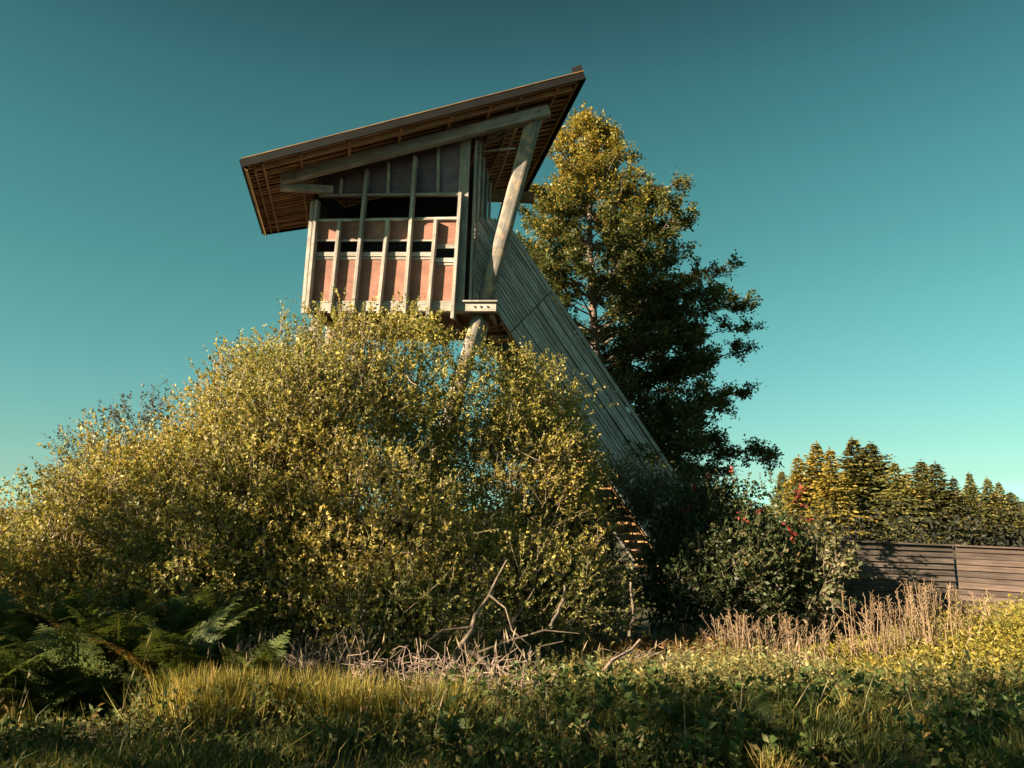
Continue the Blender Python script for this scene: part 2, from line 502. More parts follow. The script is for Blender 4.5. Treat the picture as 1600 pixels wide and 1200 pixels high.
    def xb(i, py):                                  # batten i (0..6) at height py
        top = (494.5, 530, 568, 605, 643.5, 680.5, 718.5)[i]; yt = (310, 343, 310, 343, 310, 343, 305)[i]
        bot = (478.5, 514, 550, 590, 631, 668, 706.5)[i]; yb = 490
        return top + (bot - top) * (py - yt) / (yb - yt)
    # plywood: lower, upper, gable
    for i in range(6):
        dy = 9 if i == 5 else 0
        l = lambda y: xb(i, y) + 1.0
        r = lambda y: xb(i + 1, y) - 1.0
        plate('plywood_panel', W, [F(l(470), 470, .012), F(r(470), 470, .012), F(r(402 + dy), 402 + dy, .012), F(l(402 + dy), 402 + dy, .012)], 0.02, nF, M_PANEL)
        plate('plywood_panel', W, [F(l(375 + dy * .8), 375 + dy * .8, .012), F(r(375 + dy * .8), 375 + dy * .8, .012), F(r(343), 343, .012), F(l(343), 343, .012)], 0.02, nF, M_PANEL)
        # slot rails
        for y, wpx, off in ((397 + dy, 7.5, .05), (403.5 + dy, 4, .035), (375.5 + dy, 3.2 + dy * .5, .035), (471.5, 3.2, .05)):
            bar('slot_rail', W, F(l(y), y, off) - nF * off / 2, F(r(y), y, off) - nF * off / 2, wpx * 0.0153, off, nF, M_BATTEN)
        # gable panel under the roof beam
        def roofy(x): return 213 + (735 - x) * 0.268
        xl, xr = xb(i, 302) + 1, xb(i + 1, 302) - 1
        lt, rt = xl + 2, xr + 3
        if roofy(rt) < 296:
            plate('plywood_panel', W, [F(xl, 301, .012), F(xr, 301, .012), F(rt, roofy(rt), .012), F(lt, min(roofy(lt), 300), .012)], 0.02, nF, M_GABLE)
    for i in range(7):
        tall = i in (0, 2, 4, 6)
        y0 = {0: 312, 2: 264, 4: 243, 6: 300}.get(i, 343)
        y1 = 497 if i in (5, 6) else 489
        vbar(xb(i, y0), y0, xb(i, y1), y1, 5.6, D + 0.012 * tall)
    for x0, y0 in ((533, 278), (607, 252), (685, 228)):
        vbar(x0, y0, x0 - 1, 302, 5.0, 0.10)
    # corner post beside the left batten, corner board beside the right one
    vbar(488, 314, 472.5, 489, 6.0, 0.07)
    bar('corner_board', W, F(728, 212, .05) - nF * .03, F(716.5, 472, .05) - nF * .03, 17 * .0153, 0.06, nF, M_GREY, ch=0.05)
    # ledges of the long window
    for y0, y1, off in ((304.5, 302.5, .12), (344, 340.5, .10)):
        for i in ((0, 2), (2, 4), (4, 6)):
            xa, xz = xb(i[0], y0) + 2.6, xb(i[1], y0) - 2.6
            bar('window_ledge', W, F(xa, y0 + (y1 - y0) * (xa - 495) / 222, off) - nF * off / 2, F(xz, y0 + (y1 - y0) * (xz - 495) / 222, off) - nF * off / 2, 4.6 * .0153, off, nF, M_BATTEN)
    # floor beam along the bottom with a bolted end
    fb = bar('floor_beam', T, F(476, 479, .04) - nF * .12, F(775, 479, .04) - nF * .12, 15.5 * .0153, .24, nF, M_BATTEN, ch=0.05)
    bar('beam_cover', fb, F(723, 470.3, .09) - nF * .1, F(777, 470.3, .09) - nF * .1, 2.6 * .0153, .24, nF, M_BATTEN)
    for x in (742, 751.5, 762):
        p = F(x, 479.5, .035); log('bolt', fb, p, p + nF * .025, .028, .028, M_BOLT, seg=8, rows=1, wob=0)

    # ---------------- the other walls of the cabin
    BL, BR = F(481, 486, -.05), F(733, 486, -.05)
    depth = 2.5
    bk = -nF * depth
    def col(p, z0, z1): return (Vector((p.x, p.y, z0)), Vector((p.x, p.y, z1)))
    zf = BL.z + 0.05
    ztopL, ztopR = F(494, 300).z, F(733, 215).z
    grid = [R(a / 40, b / 40) for a in range(41) for b in range(41)]
    def roof_z(p): return min(grid, key=lambda g: (g.x - p.x) ** 2 + (g.y - p.y) ** 2).z - 0.09
    def up(p): return Vector((p.x, p.y, roof_z(p)))
    def lo(p): return Vector((p.x, p.y, zf))
    fi = -nF * .06
    plate('side_wall', T, [lo(BL + fi), lo(BL + bk), up(BL + bk), up(BL + fi)], 0.04, -uF, M_INNER)
    mid = BL.lerp(BR, .5)
    plate('rear_wall', T, [lo(BL + bk), lo(BR + bk), up(BR + bk), up(mid + bk), up(BL + bk)], 0.04, -nF, M_INNER)
    rw = thing_part('side_wall', T, BR)
    nbd = 11
    for k in range(nbd):
        q = (k + .5) / nbd
        p = BR + bk * q - nF * 0.0
        jut = 0.06 if k % 3 == 1 else 0.0
        lean = (F(728, 212) - F(716.5, 472)); lean = lean / lean.z
        h = ztopR - zf - 0.18 * q
        a = Vector((p.x, p.y, zf)) + uF * jut
        bar('wall_board', rw, a, a + lean * h, depth / nbd * .92, 0.05, uF, M_GREY)

    # ---------------- floor: deck boards seen from below, joists
    R0, R1 = F(476, 488, -.02), F(775, 488, -.02)
    fl = thing_part('floor', T, (R0 + R1) / 2)
    nd = 17; dd = 3.1
    for k in range(nd):
        o = -nF * (0.16 + dd * (k + .5) / nd)
        bar('deck_board', fl, R0 + o + UP * .1, R1 + o + UP * .1, dd / nd * .9, .04, UP, M_DECK, jig=.004)
    for q in (.05, .3, .55, .78, .97):
        p = R0.lerp(R1, q)
        bar('joist', fl, p - nF * .2 - UP * .02, p - nF * (dd + .1) - UP * .02, .08, .18, UP, M_DECK)
    bar('cross_beam', fl, R0.lerp(R1, .0) - nF * 1.9 - UP * .2, R1 - nF * 1.9 - UP * .2, .16, .16, UP, M_DECK)

    # ---------------- log posts
    log('post', T, at(756, 481, 19.1), at(835, 183, 18.4), 0.185, 0.205, M_LOG, seg=28, wob=.02, sq=3.6)
    log('post', T, at(755, 476, 20.9), at(795, 318, 21.3), 0.2, 0.2, M_LOG)
    g = at(600, 905, 15.6); g.z = -0.2
    log('leg', T, at(750, 488, 18.9), g, 0.17, 0.21, M_LOG)
    g2 = F(420, 900, 0); g2.z = -.2
    log('leg', T, F(500, 489, -.3), g2 + nF * 1.2, 0.17, 0.2, M_LOG)
    g3 = F(500, 900, -3); g3.z = -.2
    log('leg', T, F(520, 489, -2.3), g3, 0.17, 0.2, M_LOG)
    bar('brace', T, at(712, 492, 19.4), at(694, 540, 20.2), .14, .14, nF, M_DECK)
    bar('brace', T, at(757, 500, 19.3), at(745, 545, 19.6), .3, .1, nF, M_GREY)

    # ---------------- enclosed stair
    dS = Vector((math.cos(math.radians(40)), math.sin(math.radians(40)), 0))
    nS = Vector((dS.y, -dS.x, 0))                  # faces right, towards the camera
    pS = -nS
    P0 = at(775, 487, 19.35)
    def S(px, py, off=0.0): return on_plane(px, py, P0 + nS * off, nS)
    K = 1.49
    sw = thing_part('stair_wall', T, S(900, 560))
    n = 19; y_top, y_bot = 275.0, 438.0
    step = (y_bot - y_top) / n
    xj1 = lambda y0: 797 + (438 - y0) * 0.40       # first joint, square to the boards
    extra = 4
    for k in range(n + extra):
        y0 = y_top + (k + .5) * step
        xs = 742 if y0 >= 341 else 742 + (341 - y0) / K
        xe = (1096 - (y0 - 275) * 0.10) if k < n else 742 + (474 - y0) / K
        cuts = [xs] + ([c for c in (xj1(y0), xj1(y0) + 172) if xs + 12 < c < xe] if k < n else []) + [xe]
        for a, b in zip(cuts[:-1], cuts[1:]):
            p = S(a + .5, y0 + K * (a + .5 - 742)); q = S(b - .5, y0 + K * (b - .5 - 742))
            # board width from the spacing of neighbouring lines on the wall itself
            m0 = S((a + b) / 2, y0 + K * ((a + b) / 2 - 742) - step / 2); m1 = S((a + b) / 2, y0 + K * ((a + b) / 2 - 742) + step / 2)
            d = (q - p).normalized(); wv = (m1 - m0); wv = (wv - d * wv.dot(d)).length
            bar('wall_board', sw, p, q, wv * random.uniform(.74, .88), .04, nS, M_STAIR, jig=.018, ch=0.1)
    plate('sheathing', sw, [S(805, 280 + K * 63 + 6, -.05), S(805, 436 + K * 63 - 4, -.05), S(1076, 436 + K * 334 - 4, -.05), S(1090, 280 + K * 348 + 6, -.05)], .02, nS, M_INNER)
    # cap, stringers, treads, far wall
    top0, top1 = S(788, 275 + K * 46 - 1), S(1096, 275 + K * 354 - 1)
    bar('wall_cap', sw, top0 + pS * .04, top1 + pS * .04, .12, .05, Vector((0, 0, 1)), M_STAIR)
    low0, low1 = S(776, 438 + K * 34), S(1078, 438 + K * 336)
    sd = (low1 - low0).normalized(); un = nS.cross(sd).normalized()
    if un.z > 0: un = -un                           # normal of the underside, down and towards the camera
    wst = 1.15
    bar('stringer', T, low0 + pS * .08 - un * .12, low1 + pS * .08 - un * .12, .06, .26, un, M_EDGE)
    st2 = bar('stringer', T, low0 + pS * wst - un * .12 - sd * .3, low1 + pS * wst - un * .12, .08, .30, un, M_GREY)
    for q in (.04, .075):
        p = low0.lerp(low1, q) + pS * wst + nS * .05 - un * .1
        log('bolt', st2, p, p + nS * .03, .03, .03, M_BOLT, seg=8, rows=1, wob=0)
    nt = 30
    for k in range(nt):
        p = low0.lerp(low1, (k + .5) / nt) - un * .14
        bar('tread', T, p + pS * .12, p + pS * (wst - .05), .27, .045, UP, M_EDGE if k % 4 else M_DECK, jig=.01)
    for k in range(0, nt, 5):
        p = low0.lerp(low1, (k + .9) / nt) + un * .03
        bar('soffit_batten', T, p + pS * .02, p + pS * (wst + .04), .09, .07, un, M_EDGE)
    fw = thing_part('stair_wall', T, S(900, 560) + pS * (wst + .1))
    hN = ((S(900, 275 + K * 158) - S(900, 438 + K * 158)))
    hv = (hN - sd * hN.dot(sd))
    for k in range(9):
        o = pS * (wst + .08) + hv * ((k + .5) / 9)
        bar('wall_board', fw, low0 + o, low1 + o, hv.length / 9 * .95, .035, pS, M_STAIR, jig=.006)
    return T

def thing_part(name, parent, loc):
    """an Empty that groups the pieces of one part"""
    e = bpy.data.objects.new(name, None)
    e.empty_display_size = .2
    return link(e, parent, Matrix.Translation(Vector(loc)))
build_tower()

# ================================================================== FENCE
def build_fence():
    secs = [(1180, 17.0, 1326, 17.05, M_FENCE1, 0), (1327, 17.05, 1489, 17.25, M_FENCE1, 0), (1492, 17.2, 1662, 16.1, M_FENCE2, 1), (1665, 16.08, 1830, 15.1, M_FENCE2, 1)]
    th = [thing('board_fence', (at(1400, 850, 17.1).x, 17.1, 0), 'dark grey-brown board fence section behind the dry stalks', 'fence'),
          thing('board_fence', (at(1550, 850, 16.7).x, 16.7, 0), 'reddish brown board fence section at the right edge of the photo', 'fence')]
    ytop = lambda x: 846 + .042 * (x - 1320)
    for x0, Y0, x1, Y1, mat, w in secs:
        a, b = at(x0, ytop(x0), Y0), at(x1, ytop(x1), Y1)
        d = (b - a).normalized(); n = Vector((d.y, -d.x, 0)).normalized()
        for k in range(17):
            o = UP * (-.06 - k * .128)
            bar('board', th[w], a + o - n * .03 + UP * random.uniform(-.01, .01), b + o - n * .03 + UP * random.uniform(-.014, .014), .145 + random.uniform(-.008, .01), .022, (n + UP * random.uniform(.3, .5)).normalized(), mat, jig=.012)
        bar('cap_board', th[w], a + UP * .012, b + UP * .012, .11, .035, UP, mat)
        for p in (a + d * .05, b - d * .05):
            bar('post', th[w], p - n * .09 + UP * .04, Vector((p.x, p.y, -.1)) - n * .09, .09, .09, n, mat)
build_fence()

# ================================================================== FOLIAGE BUILDERS
WILLOW = ([(0.28, 0.25, 0.065), (0.36, 0.30, 0.07), (0.145, 0.165, 0.05), (0.43, 0.32, 0.07), (0.33, 0.29, 0.17)], [4, 3, 3.4, 1.2, .7])
GREEN = ([(0.055, 0.075, 0.03), (0.08, 0.10, 0.036), (0.04, 0.06, 0.026), (0.17, 0.11, 0.045)], [4, 3, 3, 0.6])

def twig_leaves(P, D, Ln, per, leafL, leafW, cols, wts, spread=0.85):
    """leaves set along many straight twigs -> quads, colours"""
    n = len(P)
    t = RNG.uniform(0.1, 1.0, (n, per))
    base = P[:, None] + D[:, None] * (Ln[:, None] * t)[..., None]
    side = unit(np.cross(np.broadcast_to(D[:, None], (n, per, 3)), RNG.normal(size=(n, per, 3))))
    A = D[:, None] * 0.65 + side * spread
    N = RNG.normal(size=(n, per, 3)) * 0.8 + np.array([-.15, -.1, 0.4])
    s = RNG.uniform(0.55, 1.3, (n * per)) * np.repeat(RNG.uniform(.75, 1.25, n), per)
    V = leaf_quads(base.reshape(-1, 3), A.reshape(-1, 3), N.reshape(-1, 3), leafL * s, leafW * s * RNG.uniform(.8, 1.2, n * per))
    C = palette(n * per, cols, wts)
    # twig to twig variation
    tw = RNG.uniform(.8, 1.2, (n, 1, 1)) * np.ones((n, per, 1))
    C = C * tw.reshape(-1, 1)
    return V, C

def in_ell(P, c, r): return (((P - c) / r) ** 2).sum(1)

def sample_shell(ells, n, back=0.4, lump=0.21, thin=-9, seed=0., inner=0.35, low=-0.75):
    c = np.array([e[0] for e in ells]); r = np.array([e[1] for e in ells])
    area = (r[:, 0] * r[:, 2] + r[:, 0] * r[:, 1] + r[:, 1] * r[:, 2])
    k = RNG.choice(len(ells), n, p=area / area.sum())
    d = rand_dir(n)
    rad = inner + (1 - inner) * RNG.uniform(0, 1, n) ** 0.45
    P0 = c[k] + d * r[k]
    rad = rad * (1 + lump * noise(P0, 0.9, seed) + lump * .6 * noise(P0, 2.3, seed + 3))
    P = c[k] + d * r[k] * rad[:, None]
    keep = (d[:, 2] > low)
    keep &= (d[:, 1] < .3) | (d[:, 2] > .75) | (RNG.uniform(size=n) < back)
    for i in range(len(ells)):
        q = in_ell(P, c[i], r[i])
        keep &= (k == i) | (q > .5) | (RNG.uniform(size=n) < .2)
    keep &= noise(P, 1.1, seed + 9) > thin
    keep &= P[:, 2] > gh(P[:, 0], P[:, 1]) + .08
    O = unit(d / r[k])
    return P[keep], O[keep]

def shrub(name, label, ells, ntwig, leafL=.057, leafW=.028, pal=WILLOW, per=14, base=None, nstem=26, thin=-9, seed=0., cat='shrub',
          group=None, back=.4, fill=1.0, tl=(.25, .55), mat=None, stem_mat=None, extra=None, low=-.75, bare=8):
    ells = [(np.array(c, float), np.array(r, float)) for c, r in ells]
    if base is None:
        m = np.mean([e[0] for e in ells], 0); base = (m[0], m[1])
    bz = float(gh(base[0], base[1]))
    T = thing(name, (base[0], base[1], bz), label, cat, group)
    P, O = sample_shell(ells, ntwig, back=back, thin=thin, seed=seed, low=low)
    n = len(P)
    D = unit(O * .65 + np.array([0, 0, .5]) + RNG.normal(size=(n, 3)) * .45)
    Ln = RNG.uniform(tl[0], tl[1], n)
    V, C = twig_leaves(P, D, Ln, per, leafL, leafW, *pal)
    # clumps of slightly yellower or greener growth
    cl = noise(V[:, 0], .7, seed + 5)[:, None]
    C = C * (1 + np.clip(cl, -1, 1) * np.array([.22, .12, .05]))
    if fill > 0:                                     # larger, darker leaves added inside to block light and keep the interior dark
        P2, O2 = sample_shell(ells, int(ntwig * .22 * fill), back=.8, seed=seed, inner=.1)
        V2 = leaf_quads(P2 - O2 * RNG.uniform(.45, .95, (len(P2), 1)), rand_dir(len(P2)), rand_dir(len(P2)), RNG.uniform(.10, .16, len(P2)), RNG.uniform(.05, .08, len(P2)))
        V = np.concatenate([V, V2]); C = np.concatenate([C, palette(len(P2), *pal) * .8])
    if extra is not None:
        Ve, Ce = extra
        V = np.concatenate([V, Ve]); C = np.concatenate([C, Ce])
    C = np.clip(C, .004, .6)
    np_obj('foliage', V.reshape(-1, 3), quads_index(len(V)), mat or M_LEAF, T, np.repeat(C, 4, 0), kind='stuff')
    tb = Tubes()
    pick = RNG.choice(n, min(nstem, n), replace=False)
    for i in pick:
        e = P[i]
        b = np.array([base[0] + RNG.normal() * .5, base[1] + RNG.normal() * .4, 0]); 
        b = b * .6 + np.array([e[0], e[1], 0]) * .4
        b[2] = float(gh(b[0], b[1])) - .05
        t = np.linspace(0, 1, 8)[:, None]
        mid = (b + e) / 2 + np.array([0, 0, .35]) + RNG.normal(size=3) * .25
        pts = b * (1 - t) ** 2 + mid * 2 * t * (1 - t) + e * t ** 2 + RNG.normal(size=(8, 3)) * .03
        r = RNG.uniform(.018, .045)
        tb.add(pts, np.linspace(r, .006, 8), 5)
    tw = RNG.choice(n, min(n, ntwig // 5), replace=False)
    for i in tw:
        tb.add(np.stack([P[i] - D[i] * .15, P[i] + D[i] * Ln[i] * .5, P[i] + D[i] * Ln[i]]), [.006, .005, .003], 3)
    # pale bare twigs that hook out of the leaf face
    for i in RNG.choice(n, min(n, bare), replace=False):
        if O[i][1] > 0: continue
        p = P[i] + O[i] * .1; s = np.array([RNG.normal() * .5, -.1, RNG.normal() * .4 - .2])
        pts = [p]
        for k in range(7):
            s = s + RNG.normal(size=3) * .28; s[1] = min(s[1], .1)
            p = p + unit(s) * .12; pts.append(p)
        tb.add(np.array(pts), np.linspace(.012, .005, 8), 4)
    tb.obj('stem', stem_mat or M_TWIG, T)
    return T

def ell(px, py, Y, rx, ry, depth):
    """ellipsoid given by its picture centre and picture radii at distance Y"""
    c = at(px, py, Y); s = Y / FPX * 1.02
    return (tuple(c), (rx * s, depth, ry * s))

# ------------------------------------------------------------------ the shrubs in front of the tower
def sparse(ells, n, seed, thin, leafL=.057, leafW=.028, pal=WILLOW, per=14):
    """thin outer growth: twigs with gaps that let the sky through"""
    P, O = sample_shell([(np.array(c), np.array(r)) for c, r in ells], n, back=.5, thin=thin, seed=seed, inner=.25)
    D = unit(O * .5 + np.array([0, 0, .5]) + RNG.normal(size=P.shape) * .5)
    return twig_leaves(P, D, RNG.uniform(.25, .5, len(P)), per, leafL, leafW, *pal)
def build_shrubs():
    shrub('willow_shrub', 'tallest golden green willow shrub, its top reaching the cabin floor', [ell(545, 745, 13.6, 135, 245, 1.8), ell(470, 750, 13.4, 115, 230, 1.7), ell(545, 860, 12.4, 190, 160, 1.7), ell(570, 965, 11.5, 180, 85, 1.0)],
          19500, seed=1, bare=26, extra=sparse([ell(630, 575, 13.6, 75, 90, .8), ell(655, 650, 13.4, 80, 110, .9)], 2300, 31, -.3))
    shrub('willow_shrub', 'broad golden willow shrub on the slope left of the tallest shrub', [ell(395, 795, 13.2, 140, 205, 1.9), ell(320, 860, 12.4, 150, 185, 1.7), ell(330, 940, 11.4, 170, 100, 1.1)],
          17500, seed=2, bare=16)
    shrub('willow_shrub', 'thin willow shrub below the log leg with sky showing through it', [ell(770, 845, 14.0, 170, 165, 1.5), ell(850, 765, 14.6, 80, 135, 1.2), ell(760, 930, 12.7, 190, 100, 1.1)],
          11500, seed=3, thin=-.6, fill=.6, bare=18, extra=sparse([ell(700, 645, 13.7, 95, 105, .9), ell(810, 650, 14.2, 100, 90, 1.0)], 3300, 33, -.2))
    shrub('willow_shrub', 'low golden willow shrub at the left below the dark treetop', [ell(210, 900, 12.6, 150, 195, 1.8), ell(130, 965, 11.8, 150, 150, 1.5), ell(170, 985, 11.0, 170, 75, 1.0)],
          14500, seed=4, bare=10)
    shrub('willow_shrub', 'yellow willow shrub cut off by the left edge of the photo', [ell(-20, 995, 12.2, 160, 170, 1.8), ell(-10, 1000, 11.2, 150, 80, 1.0)],
          9500, seed=5)
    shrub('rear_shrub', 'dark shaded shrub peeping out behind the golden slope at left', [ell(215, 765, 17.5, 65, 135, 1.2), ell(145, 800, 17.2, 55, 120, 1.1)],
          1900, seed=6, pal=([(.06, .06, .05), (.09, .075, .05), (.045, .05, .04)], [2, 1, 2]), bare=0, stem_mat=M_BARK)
    shrub('dark_shrub', 'small-leaved dark green shrub at the foot of the stair', [ell(885, 885, 15.0, 75, 120, 1.2), ell(1045, 815, 16.4, 75, 55, .9), ell(950, 795, 16.2, 62, 58, .7), ell(880, 950, 13.2, 80, 60, .9)],
          5600, seed=7, pal=([(.075, .09, .04), (.12, .115, .045), (.05, .065, .03), (.20, .13, .05)], [3, 2, 3, .7]), thin=-.5, stem_mat=M_BARK, nstem=14)
    # guelder rose with red leaves
    P, O = sample_shell([(np.array(ell(1165, 790, 15.8, 95, 45, .8)[0]), np.array(ell(1165, 790, 15.8, 95, 45, .8)[1]))], 34, inner=.8)
    D = unit(O + RNG.normal(size=P.shape) * .4)
    Vr, Cr = twig_leaves(P, D, RNG.uniform(.2, .4, len(P)), 9, .085, .05, [(.26, .035, .03), (.34, .07, .03), (.18, .025, .025)], [3, 1, 2])
    shrub('red_tinged_shrub', 'dark green shrub with scattered red leaves right of the stair', [ell(1120, 890, 16.0, 125, 95, 1.2), ell(1120, 915, 15.4, 85, 80, 1.1), ell(1200, 900, 16.0, 75, 65, 1.0)],
          4600, leafL=.08, leafW=.048, seed=8, pal=GREEN, extra=tuple(np.concatenate(q) for q in zip((Vr, Cr), sparse([ell(1140, 815, 16.0, 120, 55, 1.0)], 260, 41, -.3, .08, .048, GREEN, 12))), bare=12)
    shrub('pale_leaved_shrub', 'shrub with pale sunlit tip leaves overhanging the dark fence', [ell(1262, 890, 15.6, 60, 42, .6), ell(1235, 915, 15.4, 80, 60, .8)],
          900, leafL=.10, leafW=.055, seed=9, pal=([(.12, .13, .06), (.20, .18, .10), (.07, .09, .04)], [2, 1.5, 2]), thin=-.2, bare=6)
build_shrubs()

# ------------------------------------------------------------------ trees
def beech_tree():
    base = at(945, 860, 28.5); bx, by = base.x, 28.5
    T = thing('beech_tree', (bx, by, 0), 'tall beech with sunlit golden top behind the stair', 'tree')
    H = at(905, 196, 28.5).z
    tb = Tubes()
    t = np.linspace(0, 1, 14)
    topx = at(918, 196, 28.5).x
    tr = np.stack([bx + (topx - bx) * t ** 1.3 + .12 * np.sin(t * 7), by + .15 * np.sin(t * 5), -.1 + (H + .1) * t], 1)
    tb.add(tr, .26 * (1 - t) ** .8 + .015, 8)
    tP, tD, tL = [], [], []
    nl = 146
    for k in range(nl):
        q = .13 + .86 * ((k + RNG.uniform(-1, 2)) / nl)
        q = float(np.clip(q, .12, .99))
        p0 = np.array([np.interp(q, t, tr[:, i]) for i in range(3)])
        az = k * 2.399 + RNG.normal() * .4
        # crown profile: wide and layered low down, narrow and steep at the top; wider on the right
        R = np.interp(q, [.1, .3, .43, .6, .72, .83, .91, 1], [4.6, 6.4, 5.8, 5.2, 4.1, 2.8, 1.6, .25]) * RNG.uniform(.7, 1.05)
        R *= 1.0 if math.cos(az) > -.2 else .8
        rise = np.interp(q, [.12, .35, .6, .85, 1], [-.02, .12, .42, .85, 1.6]) + RNG.normal() * .1
        p0 = p0 - np.array([0, 0, rise * R * .55])
        p0[0:2] = [np.interp(max(p0[2], 0) / H, t, tr[:, i]) for i in range(2)]
        n = 9
        s = np.linspace(0, 1, n)[:, None]
        dirh = np.array([math.cos(az), math.sin(az), 0])
        pts = p0 + dirh * R * s + np.array([0, 0, 1]) * (R * rise * s - .16 * R * s ** 2 * (1.2 - q)) + RNG.normal(size=(n, 3)) * .07 * s
        tb.add(pts, np.linspace(.02 + .05 * (1 - q), .006, n), 5)
        perp = np.array([-math.sin(az), math.cos(az), 0])
        # side branches, each carrying leafy twigs
        for j in range(int(3 + 1.9 * R)):
            u = RNG.uniform(.2, .98)
            b0 = np.array([np.interp(u, s[:, 0], pts[:, i]) for i in range(3)])
            d = unit(dirh * RNG.uniform(.4, 1.1) + perp * RNG.choice([-1, 1]) * RNG.uniform(.2, 1.0) + np.array([0, 0, RNG.normal() * .3 + rise * .4]))
            ln = (.35 + .32 * R * (1.1 - u)) * RNG.uniform(.7, 1.2)
            e0 = b0 + d * ln + np.array([0, 0, RNG.uniform(-.12, .06) * ln])
            tb.add(np.stack([b0, (b0 + e0) / 2 + RNG.normal(size=3) * .04, e0]), [.018, .012, .006], 4)
            m = int(3 + 4.2 * ln)
            v = RNG.uniform(.1, 1, m)[:, None]
            sp = b0 + (e0 - b0) * v
            dd = unit(d * RNG.uniform(.3, 1, (m, 1)) + RNG.normal(size=(m, 3)) * np.array([.7, .7, .4]) + np.array([0, 0, .1 + rise * .2]))
            tP.append(sp); tD.append(dd); tL.append(RNG.uniform(.25, .6, m))
    P, D, Ln = np.concatenate(tP), np.concatenate(tD), np.concatenate(tL)
    per = 30
    n = len(P)
    tt = RNG.uniform(.05, 1.08, (n, per))
    b = P[:, None] + D[:, None] * (Ln[:, None] * tt)[..., None] + RNG.normal(size=(n, per, 3)) * .07
    A = D[:, None] * .7 + RNG.normal(size=(n, per, 3)) * np.array([.7, .7, .4])
    N = RNG.normal(size=(n, per, 3)) * .55 + np.array([0, 0, 1.0])
    sz = RNG.uniform(.10, .155, n * per)
    V = leaf_quads(b.reshape(-1, 3), A.reshape(-1, 3), N.reshape(-1, 3), sz, sz * .62)
    C = palette(n * per, [(.08, .10, .034), (.12, .115, .036), (.055, .075, .028), (.22, .14, .04)], [4, 2, 3, .4])
    z = V[:, 0, 2]
    top_light = np.clip((z / H - .66) * 3.4, 0, 1)[:, None]      # sunlit top put into the colour: more gold leaves with height
    gold = palette(n * per, [(.31, .24, .05), (.25, .22, .045), (.38, .24, .045)], [2, 2, 1])
    pickg = RNG.uniform(size=(n * per, 1)) < top_light * .85
    C = np.where(pickg, gold, C)
    np_obj('crown', V.reshape(-1, 3), quads_index(len(V)), M_BEECH, T, np.repeat(C, 4, 0), kind='stuff')
    tb.obj('trunk', M_BARK, T)
beech_tree()

def spruce_arrays(seed, H=11.5, Rm=2.9, bare=.16, ex=.95):
    g = np.random.default_rng(seed)
    Vs, Cs = [], []
    nw = 60
    for w in range(nw):
        q = bare + (1 - bare) * (w + g.uniform(-.3, .3)) / nw
        q = min(q, .995)
        R = Rm * ((1 - q) / (1 - bare)) ** ex * g.uniform(.45, 1.2) * (1 + .2 * math.sin(q * 19 + seed)) + .05
        nb = 13 if q < .8 else 9
        for b in range(nb):
            az = g.uniform(0, 6.283)
            L = R * g.uniform(.5, 1.2)
            dirh = np.array([math.cos(az), math.sin(az), 0])
            m = max(4, int(13 * L / Rm + 3))
            s = g.uniform(.12, 1, m)
            P = np.array([0, 0, q * H]) + dirh * (L * s)[:, None] + np.array([0, 0, 1]) * (L * (np.interp(q, [.3, .65, 1], [-.45, -.2, .5]) * s + .2 * s ** 2))[:, None]
            A = dirh + g.normal(size=(m, 3)) * np.array([.6, .6, .2]) - np.array([0, 0, .25 + 0 * 1])
            N = g.normal(size=(m, 3)) * .7 + np.array([0, 0, .5])
            sz = g.uniform(.34, .62, m) * (.6 + .5 * (1 - q))
            Vs.append(leaf_quads(P, A, N, sz, sz * .46, .3))
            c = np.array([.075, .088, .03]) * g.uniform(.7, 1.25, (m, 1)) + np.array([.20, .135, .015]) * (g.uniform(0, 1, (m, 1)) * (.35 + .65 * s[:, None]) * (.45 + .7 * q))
            Cs.append(c)
    m = 14                                           # leader
    P = np.stack([np.zeros(m), np.zeros(m), H * np.linspace(.95, 1.02, m)], 1)
    Vs.append(leaf_quads(P, g.normal(size=(m, 3)) * .5 + np.array([0, 0, .8]), g.normal(size=(m, 3)), np.full(m, .3), np.full(m, .09)))
    Cs.append(np.tile([.12, .10, .03], (m, 1)))
    return np.concatenate(Vs), np.concatenate(Cs)

